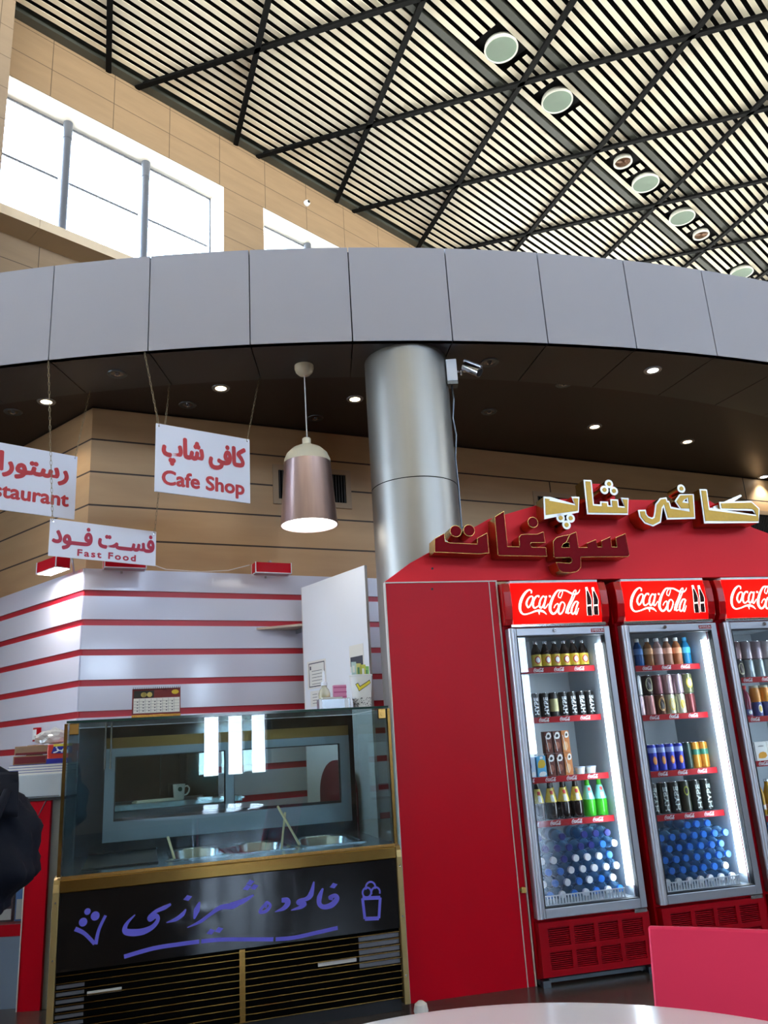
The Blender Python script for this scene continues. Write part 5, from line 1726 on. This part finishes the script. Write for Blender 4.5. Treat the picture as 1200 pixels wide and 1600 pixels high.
class Proto:
    def __init__(s, root):
        s.root, s.used = root, False

    def put(s, loc, rot, label, cat, group):
        o = s.root if not s.used else copy_tree(s.root)
        s.used = True
        o.location = loc
        o.rotation_euler = (0, 0, rot)
        tag(o, label, cat, group)
        return o


def water_proto(c):
    e = empty('water_bottle')
    MB().lathe([(0.013, 0.012), (0.017, 0.014), (0.017, 0.019), (0.0135, 0.021), (0.016, 0.034), (0.029, 0.060), (0.0315, 0.072), (0.0315, 0.10), (0.030, 0.104), (0.0315, 0.108), (0.0315, 0.20), (0.027, 0.208)], 20, axis='y').build('bottle_body', M_WATER, e, smooth='auto')
    prof = [(0.0001, 0.0), (0.0165, 0.0), (0.0178, 0.002), (0.0178, 0.016), (0.0172, 0.018)]
    MB().lathe(prof, 20, axis='y', caps=False).build('cap', M_CAPS[c], e, smooth='auto', recalc=False)
    MB().lathe([(0.0319, 0.115), (0.0319, 0.165)], 20, axis='y', caps=False).build('label_band', mat('pale_blue_label', (150, 196, 226), 0.45), e, smooth=True, recalc=False)
    return Proto(e)


WP = {c: water_proto(c) for c in 'wbd'}
CN = {'w': 'white', 'b': 'bright blue', 'd': 'dark blue'}
ROWN = ['lowest', 'second lowest', 'third lowest', 'fourth lowest', 'fifth lowest', 'top']
ROWS = {
    0: ['wbwbwbwb', 'wbwbwbw', 'wbbwwwww', 'wwdwwwb', 'ddddddbw', 'd-d-ddd'],
    1: ['wwwwwwww', 'bbbbbbw', 'bbbbbbbb', 'bbbbbbb', 'bbbbbbbb', '---bbb-'],
    2: ['bbbb', 'bbbb', 'bbbb', 'bdbb', 'dbbd'],
}
for i in range(3):
    for r_, row in enumerate(ROWS[i]):
        cnt = 0
        for k, c in enumerate(row):
            if c == '-':
                continue
            cnt += 1
            u = CU0[i] + 0.090 + 0.0655 * k + (0.0328 if r_ % 2 else 0.0)
            z = 0.345 + 0.0325 + 0.0558 * r_
            v = 0.075 + 0.004 * ((k * 7 + r_ * 3) % 4)
            WP[c].put(KF(u, v, z), KF.rot, '%s capped water bottle, %s from left, %s row, %s cooler' % (CN[c], ORD[cnt - 1], ROWN[r_], NAMES[i]), 'bottle', 'water bottles lying in the %s cooler' % NAMES[i])


# ---- prototypes of the standing drinks
def bottle_proto(name, prof, body, cap_prof, capm, label=None, labelm=None, patch=None, n=22):
    e = empty(name)
    MB().lathe(prof, n).build('bottle_body', body, e, smooth='auto')
    MB().lathe(cap_prof, 16).build('cap', capm, e, smooth='auto')
    if label:
        l = MB().lathe(label, n, caps=False).build('label_band', labelm, e, smooth=True, recalc=False)
        if patch:
            for (w, z0, z1, m, shape) in patch:
                r = max(a for a, b in label) + 0.0008
                m2 = MB()
                if shape == 'oval':
                    q = [(w * math.cos(2 * math.pi * k / 18), (z0 + z1) / 2 + (z1 - z0) / 2 * math.sin(2 * math.pi * k / 18)) for k in range(18)]
                else:
                    q = [(-w, z0), (w, z0), (w, z1), (-w, z1)]
                # follow the label's own taper
                (r0, h0), (r1, h1) = label[0], label[-1]
                seg = 6
                zz = [z0 + (z1 - z0) * k / 6 for k in range(7)]
                vs, fs = [], []
                for z in zz:
                    rr2 = r0 + (r1 - r0) * (z - h0) / (h1 - h0) + 0.0006 + 0.0002 * len(l.children)
                    ww = w if shape != 'oval' else w * math.sqrt(max(0.04, 1 - ((z - (z0 + z1) / 2) / ((z1 - z0) / 2)) ** 2))
                    for s in range(seg + 1):
                        a = (-ww + 2 * ww * s / seg) / rr2
                        vs.append((rr2 * math.sin(a), -rr2 * math.cos(a), z))
                for j in range(6):
                    for s in range(seg):
                        a = j * (seg + 1) + s
                        fs.append((a, a + 1, a + seg + 2, a + seg + 1))
                m2.add(vs, fs)
                m2.build('label_print', m, l, smooth=True, recalc=False)
    return Proto(e)


def can_proto(name, r, h, body, band=None, bandm=None, text=None, textm=None, oval=None):
    e = empty(name)
    b = MB().lathe([(r * 0.80, 0.0), (r, 0.006), (r, h - 0.010), (r * 0.86, h - 0.002)], 24).build('can_body', body, e, smooth='auto')
    MB().lathe([(r * 0.86, h - 0.003), (r * 0.88, h), (r * 0.84, h), (r * 0.80, h - 0.004), (0.001, h - 0.004)], 24, caps=False).build('can_rim', M_TIN, e, smooth='auto', recalc=False)
    if band:
        MB().lathe([(r + 0.0004, band[0]), (r + 0.0004, band[1])], 24, caps=False).build('band_print', bandm, b, smooth=True, recalc=False)
    if oval:
        w, z0, z1, m1, m2_ = oval
        m2 = MB()
        m2.disc((0, (z0 + z1) / 2), 1.0, -0.0012, 0.0, 20)
        zc, hz = (z0 + z1) / 2, (z1 - z0) / 2
        m2.v = [(p[0] * w, p[1], zc + (p[2] - zc) * hz) for p in m2.v]
        wrap(m2, r).build('emblem_print', m1, b, recalc=False)
        m3 = MB()
        m3.disc((0, zc), 1.0, -0.0018, 0.0, 20)
        m3.v = [(p[0] * w * 0.66, p[1], zc + (p[2] - zc) * hz * 0.7) for p in m3.v]
        wrap(m3, r).build('emblem_print', m2_, b, recalc=False)
    if text:
        m2 = MB()
        fit_text(m2, text, 0.016, h - 0.024, -0.0135, 0.0135, -0.0008, bold=0.0014, ring=4)
        m2.v = [(-p[2], p[1], p[0]) for p in m2.v]
        wrap(m2, r).build('lettering', textm, b, recalc=False)
    return Proto(e)


def carton_proto(name, w, d, h, body, prints, straw=None):
    e = empty(name)
    MB().box(-w / 2, w / 2, -d / 2, d / 2, 0, h).build('carton_box', body, e, bevel=0.0015)
    for k, (x0, x1, z0, z1, m) in enumerate(prints):
        q = [(x0 + (x1 - x0) * a, z0 + (z1 - z0) * b) for a, b in ((0, 0.1), (0.3, 0), (0.75, 0.06), (1, 0.4), (0.9, 0.85), (0.6, 1), (0.25, 0.9), (0.05, 0.6))]
        MB().prism(q, -d / 2 - 0.0008 - 0.0003 * k, -d / 2).build('carton_print', m, e)
    if straw:
        MB().tube([(-w * 0.1, -d / 2 - 0.002, 0.01), (-w * 0.34, -d / 2 - 0.002, h * 0.8)], 0.002, 6).build('straw', straw, e)
    return Proto(e)


C_ = lambda n, c, **k: mat(n, c, **({'rough': 0.3} | k))
YEL, WHT, REDP = C_('yellow_label', (222, 196, 74)), C_('white_label', (232, 232, 228)), C_('red_label_print', (196, 44, 40))
malt = bottle_proto('malt_bottle', [(0.026, 0.0), (0.0285, 0.004), (0.0285, 0.085), (0.024, 0.105), (0.0125, 0.128), (0.0125, 0.142)], C_('dark_brown_bottle', (34, 22, 18), rough=0.12),
                    [(0.0145, 0.138), (0.0150, 0.141), (0.0145, 0.154)], M_TIN, [(0.0289, 0.012), (0.0289, 0.078)], YEL, [(0.019, 0.024, 0.068, REDP, 'oval'), (0.013, 0.030, 0.062, WHT, 'oval')])
BLKC, WTXT = C_('black_can', (20, 22, 24)), C_('white_can_text', (226, 230, 234))
hype = can_proto('energy_can', 0.0262, 0.135, BLKC, text='HYPE', textm=WTXT)
goldc = can_proto('energy_can', 0.0262, 0.135, BLKC, band=(0.03, 0.10), bandm=C_('pale_gold_print', (206, 196, 140)))
CHOC, ORNG = C_('choco_carton', (92, 44, 34)), C_('orange_brown_carton', (196, 122, 66))
choco = carton_proto('milk_carton', 0.046, 0.036, 0.118, CHOC, [(-0.012, 0.021, 0.075, 0.114, WHT), (-0.006, 0.012, 0.084, 0.102, BLKC), (-0.018, 0.014, 0.02, 0.06, C_('milk_splash', (150, 96, 76)))], straw=WHT)
caram = carton_proto('milk_carton', 0.046, 0.036, 0.118, ORNG, [(-0.004, 0.021, 0.078, 0.114, WHT), (0.002, 0.014, 0.088, 0.104, BLKC), (-0.02, 0.01, 0.012, 0.06, C_('cream_splash', (222, 176, 128)))], straw=WHT)
bluem = carton_proto('milk_carton', 0.056, 0.05, 0.122, C_('white_blue_carton', (190, 206, 226)), [(-0.026, 0.004, 0.02, 0.11, C_('royal_blue_print', (32, 62, 170))), (0.0, 0.025, 0.004, 0.03, WHT)])
yelm = carton_proto('milk_carton', 0.054, 0.05, 0.110, C_('sky_blue_carton', (86, 170, 214)), [(-0.022, 0.024, 0.045, 0.092, C_('yellow_print', (214, 206, 84))), (-0.02, 0.025, 0.002, 0.028, WHT), (-0.008, 0.012, 0.094, 0.108, WHT)])
tub = Proto(empty('dairy_tub'))
MB().lathe([(0.022, 0.0), (0.028, 0.032)], 20).build('tub_wall', WHT, tub.root, smooth='auto')
MB().lathe([(0.030, 0.032), (0.030, 0.037), (0.027, 0.039)], 20).build('lid', C_('blue_white_lid', (190, 206, 228)), tub.root, smooth='auto')
GP = [(0.031, 0.0), (0.034, 0.005), (0.034, 0.075), (0.031, 0.095), (0.0135, 0.165), (0.0125, 0.188), (0.0125, 0.196)]
GC = [(0.0145, 0.192), (0.015, 0.195), (0.014, 0.205)]
YP = [(0.0335, 0.088), (0.0165, 0.160)]
dkb = bottle_proto('soda_bottle', GP, C_('dark_cola_glass', (26, 16, 14), rough=0.1), GC, YEL, YP, C_('yellow_speckled_label', (220, 200, 96), noise=0.3, nscale=120), [(0.010, 0.092, 0.125, WHT, 'box'), (0.009, 0.130, 0.148, REDP, 'box')])
grb = bottle_proto('soda_bottle', GP, glass('green_soda', (150, 226, 110), body=(70, 190, 50), body_fac=0.75), GC, C_('green_cap', (90, 190, 60)), YP, C_('aqua_label', (130, 206, 200)), [(0.010, 0.092, 0.122, WHT, 'box'), (0.008, 0.132, 0.150, REDP, 'box')])
col = bottle_proto('cola_bottle', [(0.028, 0.0), (0.031, 0.006), (0.031, 0.12), (0.026, 0.145), (0.013, 0.178), (0.013, 0.195)], C_('black_cola', (18, 14, 16), rough=0.12), [(0.0145, 0.19), (0.0145, 0.206)], C_('dark_cap', (30, 30, 34)), [(0.0314, 0.05), (0.0314, 0.10)], C_('blue_cola_label', (60, 90, 130)))


def row(pr, cooler, sh_i, us, what, cat, grp, v=0.185, dz=0.0, where=None):
    shn = ['top shelf', 'second shelf', 'third shelf', 'fourth shelf'][sh_i]
    for k, u in enumerate(us):
        p = pr[k] if isinstance(pr, list) else pr
        w = what[k] if isinstance(what, list) else what
        loc = (ORD[k] + ' from left ' if len(us) > 1 else '') + (where or '')
        if len(us) > 1 and isinstance(what, list) and len(set(what)) == len(what):
            loc = where or ''
        lab = '%s, %s, %s, %s cooler' % (w, loc.strip(), shn, NAMES[cooler]) if loc.strip() else '%s on %s, %s cooler' % (w, shn, NAMES[cooler])
        p.put(KF(u, v, SHELVES[cooler][sh_i] + 0.001 + dz), KF.rot + R(((k * 37 + sh_i * 11) % 13) - 6), lab, cat, grp)


row(malt, 0, 0, [0.318, 0.377, 0.436, 0.495, 0.554, 0.613], 'dark malt bottle with yellow label', 'bottle', 'malt bottles on the top shelf', where='in front row')
row(malt, 0, 0, [0.347, 0.407, 0.525, 0.584], 'dark malt bottle with yellow label', 'bottle', 'malt bottles on the top shelf', v=0.255, where='in back row')
row([hype, hype, goldc, hype, hype, hype, hype], 0, 1, [0.275, 0.334, 0.392, 0.450, 0.507, 0.561, 0.615], ['black energy can'] * 2 + ['black can with pale gold band'] + ['black energy can'] * 4, 'can', 'energy cans on the second shelf')
row([bluem, yelm], 0, 2, [0.205, 0.270], ['white carton with royal blue print', 'sky blue and yellow milk carton'], 'carton', 'cartons on the third shelf', v=0.19)
row([choco, choco, caram], 0, 2, [0.329, 0.381, 0.434], ['dark chocolate milk carton'] * 2 + ['orange brown milk carton'], 'carton', 'cartons on the third shelf', where='in the lower layer')
row([choco, choco, caram], 0, 2, [0.327, 0.380, 0.433], ['dark chocolate milk carton'] * 2 + ['orange brown milk carton'], 'carton', 'cartons on the third shelf', dz=0.1195, where='stacked above', v=0.188)
row(tub, 0, 2, [0.505, 0.572], 'small white dairy tub', 'tub', 'dairy tubs on the third shelf', where='at right')
row(col, 0, 2, [0.205, 0.270], 'black cola bottle', 'bottle', 'cola bottles on the third shelf', v=0.29, where='behind the blue cartons')
row(dkb, 0, 3, [0.235, 0.310, 0.386, 0.461], 'dark soda bottle with yellow label', 'bottle', 'soda bottles on the fourth shelf', where='in front row')
row(grb, 0, 3, [0.536, 0.608], 'bright green soda bottle', 'bottle', 'soda bottles on the fourth shelf', where='at right')
row(dkb, 0, 3, [0.348, 0.424], 'dark soda bottle with yellow label', 'bottle', 'soda bottles on the fourth shelf', v=0.256, where='in back row')


def pet(n, c, capc):
    return bottle_proto('sports_bottle', [(0.025, 0.0), (0.0275, 0.005), (0.0265, 0.04), (0.0275, 0.075), (0.0275, 0.10), (0.022, 0.122), (0.012, 0.138), (0.012, 0.148)], glass('drink_' + n, c, body=c, body_fac=0.7), [(0.0138, 0.144), (0.0142, 0.147), (0.0138, 0.164)], capc,
                        [(0.0279, 0.070), (0.0279, 0.104)], C_('label_' + n, tuple(min(255, v + 46) for v in c), rough=0.45), [(0.012, 0.014, 0.0, WHT, 'box')] if False else None)


PETS = [pet('pink', (214, 150, 140), WHT), pet('blue', (52, 110, 176), WHT), pet('amber', (190, 124, 72), WHT), pet('rose', (214, 176, 170), WHT), pet('tan', (196, 142, 116), WHT), pet('orange', (206, 130, 84), WHT), pet('cyan', (36, 150, 206), C_('cyan_cap', (70, 160, 206)))]
row(PETS, 1, 0, [0.905, 0.968, 1.034, 1.098, 1.162, 1.226, 1.286], ['pink drink bottle at the left', 'deep blue drink bottle', 'amber drink bottle', 'pale rose drink bottle', 'tan drink bottle', 'orange drink bottle', 'cyan drink bottle at the right'], 'bottle', 'coloured drink bottles on the top shelf')


def tin(n, c, **k):
    return can_proto('drink_can', 0.0318, 0.114, C_('can_' + n, c, metal=0.5), **k)


CR, BR = C_('can_cream', (216, 206, 160)), C_('can_dark_print', (40, 30, 26))
T = {'silver': tin('silver', (188, 186, 184)), 'ring': tin('dark', (46, 36, 34), oval=(0.024, 0.02, 0.10, CR, BR)), 'maroon': tin('maroon', (124, 62, 64)), 'pink': tin('pink_silver', (196, 170, 174)), 'pinkb': tin('rose_silver', (188, 158, 160)),
     'green': tin('olive', (120, 124, 92), oval=(0.02, 0.03, 0.09, YEL, CR)), 'red': tin('red_silver', (168, 116, 112)), 'brown': tin('brown', (92, 54, 36), oval=(0.022, 0.02, 0.098, C_('tan_ring', (206, 166, 96)), BR)), 'lemon': tin('lemon', (190, 190, 160), oval=(0.018, 0.02, 0.09, YEL, CR))}
X6 = [0.925, 0.992, 1.059, 1.126, 1.193, 1.260]
TL = can_proto
lem2 = tin('lemon_pale', (198, 196, 172), oval=(0.018, 0.02, 0.09, CR, YEL))
row([T['pink'], T['red'], T['brown'], T['lemon'], lem2, T['maroon']], 1, 1, X6, ['pink silver can, lower left', 'red silver can, lower layer', 'brown can with tan ring, lower layer', 'silver can with yellow oval, lower layer', 'pale can with cream oval, lower layer', 'maroon can, lower right'], 'can', 'mixed cans on the second shelf')
row([T['silver'], T['ring'], tin('wine', (120, 74, 80)), T['pinkb'], tin('mauve', (180, 160, 170)), T['green']], 1, 1, X6, ['plain silver can, upper left', 'dark can with cream oval, upper layer', 'wine coloured can, upper layer', 'rose silver can, upper layer', 'mauve silver can, upper layer', 'olive can with yellow oval, upper right'], 'can', 'mixed cans on the second shelf', dz=0.1145)
BLU, TNG = C_('blue_can', (44, 58, 168), metal=0.3), C_('tangerine_print', (226, 136, 60))
blu = can_proto('slim_can', 0.0262, 0.146, BLU, band=(0.10, 0.128), bandm=C_('pale_blue_print', (160, 176, 226)), oval=(0.012, 0.035, 0.08, TNG, C_('orange_flesh', (240, 170, 90))))
row(blu, 1, 2, [0.905, 0.962, 1.019, 1.076, 1.133], 'blue slim can with orange fruit', 'can', 'slim cans on the third shelf')
dgr = can_proto('slim_can', 0.0262, 0.146, C_('dark_green_can', (44, 66, 60), metal=0.3))
org = can_proto('slim_can', 0.0262, 0.146, C_('orange_can', (206, 140, 52), metal=0.3), band=(0.075, 0.105), bandm=C_('teal_print', (60, 130, 110)))
row([dgr], 1, 2, [1.187], ['dark green slim can between the blue and orange ones'], 'can', 'slim cans on the third shelf', where='in front')
row(org, 1, 2, [1.241, 1.295], 'orange and teal slim can', 'can', 'slim cans on the third shelf', where='at right')
hyb = can_proto('tall_energy_can', 0.0325, 0.168, C_('black_green_can', (24, 30, 28)), text='HYPE', textm=C_('silver_can_text', (176, 186, 182)))
hyg = can_proto('tall_energy_can', 0.0325, 0.168, C_('black_olive_can', (34, 40, 26)), oval=(0.014, 0.09, 0.14, C_('lime_print', (150, 160, 50)), BLKC))
row([hyb, hyb, hyb, hyg, hyb, hyb], 1, 3, [0.925, 0.993, 1.061, 1.129, 1.197, 1.265], ['tall black energy can'] * 3 + ['tall black can with lime emblem'] + ['tall black energy can'] * 2, 'can', 'tall energy cans on the fourth shelf')

wide = lambda n, c, **k: can_proto('wide_can', 0.035, 0.110, C_('wide_' + n, c, metal=0.45), **k)
X5 = [1.55, 1.622, 1.694, 1.766, 1.838]
row([wide('green', (88, 96, 70), oval=(0.02, 0.02, 0.09, YEL, CR)), wide('black', (36, 36, 40), oval=(0.022, 0.02, 0.09, CR, BR)), wide('grey', (150, 160, 164)), wide('ash', (140, 150, 152)), wide('steel', (158, 164, 168))], 2, 0, X5,
    ['green can with yellow oval, lower left', 'black can with cream oval, lower layer', 'plain grey can, lower layer', 'ash grey can, lower layer', 'steel grey can, lower layer right'], 'can', 'wide cans on the top shelf')
row([wide('ink', (30, 26, 32), oval=(0.018, 0.01, 0.1, WHT, BLKC)), wide('dusk', (150, 122, 124)), wide('lilac', (168, 156, 162)), wide('plum', (156, 140, 148)), wide('pearl', (176, 170, 172))], 2, 0, X5,
    ['black can with white oval, upper left', 'dusky pink can, upper layer', 'lilac silver can, upper layer', 'plum silver can, upper layer', 'pearl grey can, upper layer right'], 'can', 'wide cans on the top shelf', dz=0.1105)
ber = bottle_proto('juice_bottle', [(0.026, 0.0), (0.030, 0.006), (0.028, 0.05), (0.031, 0.11), (0.024, 0.14), (0.013, 0.155), (0.013, 0.165)], C_('berry_juice', (130, 24, 62), rough=0.15), [(0.0165, 0.162), (0.0165, 0.185)], C_('red_cap', (200, 24, 40)), [(0.0300, 0.012), (0.0290, 0.045)], C_('blue_berry_label', (70, 70, 130)), [(0.012, 0.016, 0.040, WHT, 'oval')])
row(ber, 2, 1, [1.562, 1.634], 'berry red juice bottle with red cap', 'bottle', 'juice bottles on the second shelf')
smb = can_proto('small_can', 0.03, 0.085, C_('small_blue_can', (60, 76, 140)), oval=(0.014, 0.02, 0.07, WHT, YEL))
jar = bottle_proto('orange_jar', [(0.028, 0.0), (0.031, 0.005), (0.031, 0.07), (0.024, 0.085)], C_('orange_pulp', (216, 142, 52)), [(0.026, 0.083), (0.026, 0.096)], C_('pale_lid', (206, 200, 170)))
row(smb, 2, 1, [1.705, 1.772], 'small blue can under an orange jar', 'can', 'small cans on the second shelf')
row(jar, 2, 1, [1.705, 1.772], 'orange jar on a small blue can', 'jar', 'orange jars on the second shelf', dz=0.0855)
wct = carton_proto('juice_carton', 0.082, 0.05, 0.106, WHT, [(-0.026, 0.034, 0.012, 0.05, C_('orange_fruit_print', (224, 160, 50))), (-0.02, 0.022, 0.078, 0.086, C_('grey_print', (150, 150, 150)))])
row(wct, 2, 2, [1.575, 1.662, 1.749], 'white juice carton with orange fruit', 'carton', 'juice cartons on the third shelf')
ylb = bottle_proto('lemonade_bottle', [(0.024, 0.0), (0.027, 0.005), (0.027, 0.115), (0.020, 0.140), (0.0115, 0.165), (0.0115, 0.185)], glass('yellow_soda', (232, 200, 90), body=(206, 158, 40), body_fac=0.7), [(0.0135, 0.182), (0.0135, 0.195)], M_TIN, [(0.0274, 0.03), (0.0274, 0.06)], C_('peach_label', (214, 160, 120)), [(0.010, 0.034, 0.056, WHT, 'box')])
row(ylb, 2, 3, [1.555, 1.614, 1.673, 1.732], 'yellow soda bottle with pale label', 'bottle', 'yellow soda bottles on the fourth shelf')
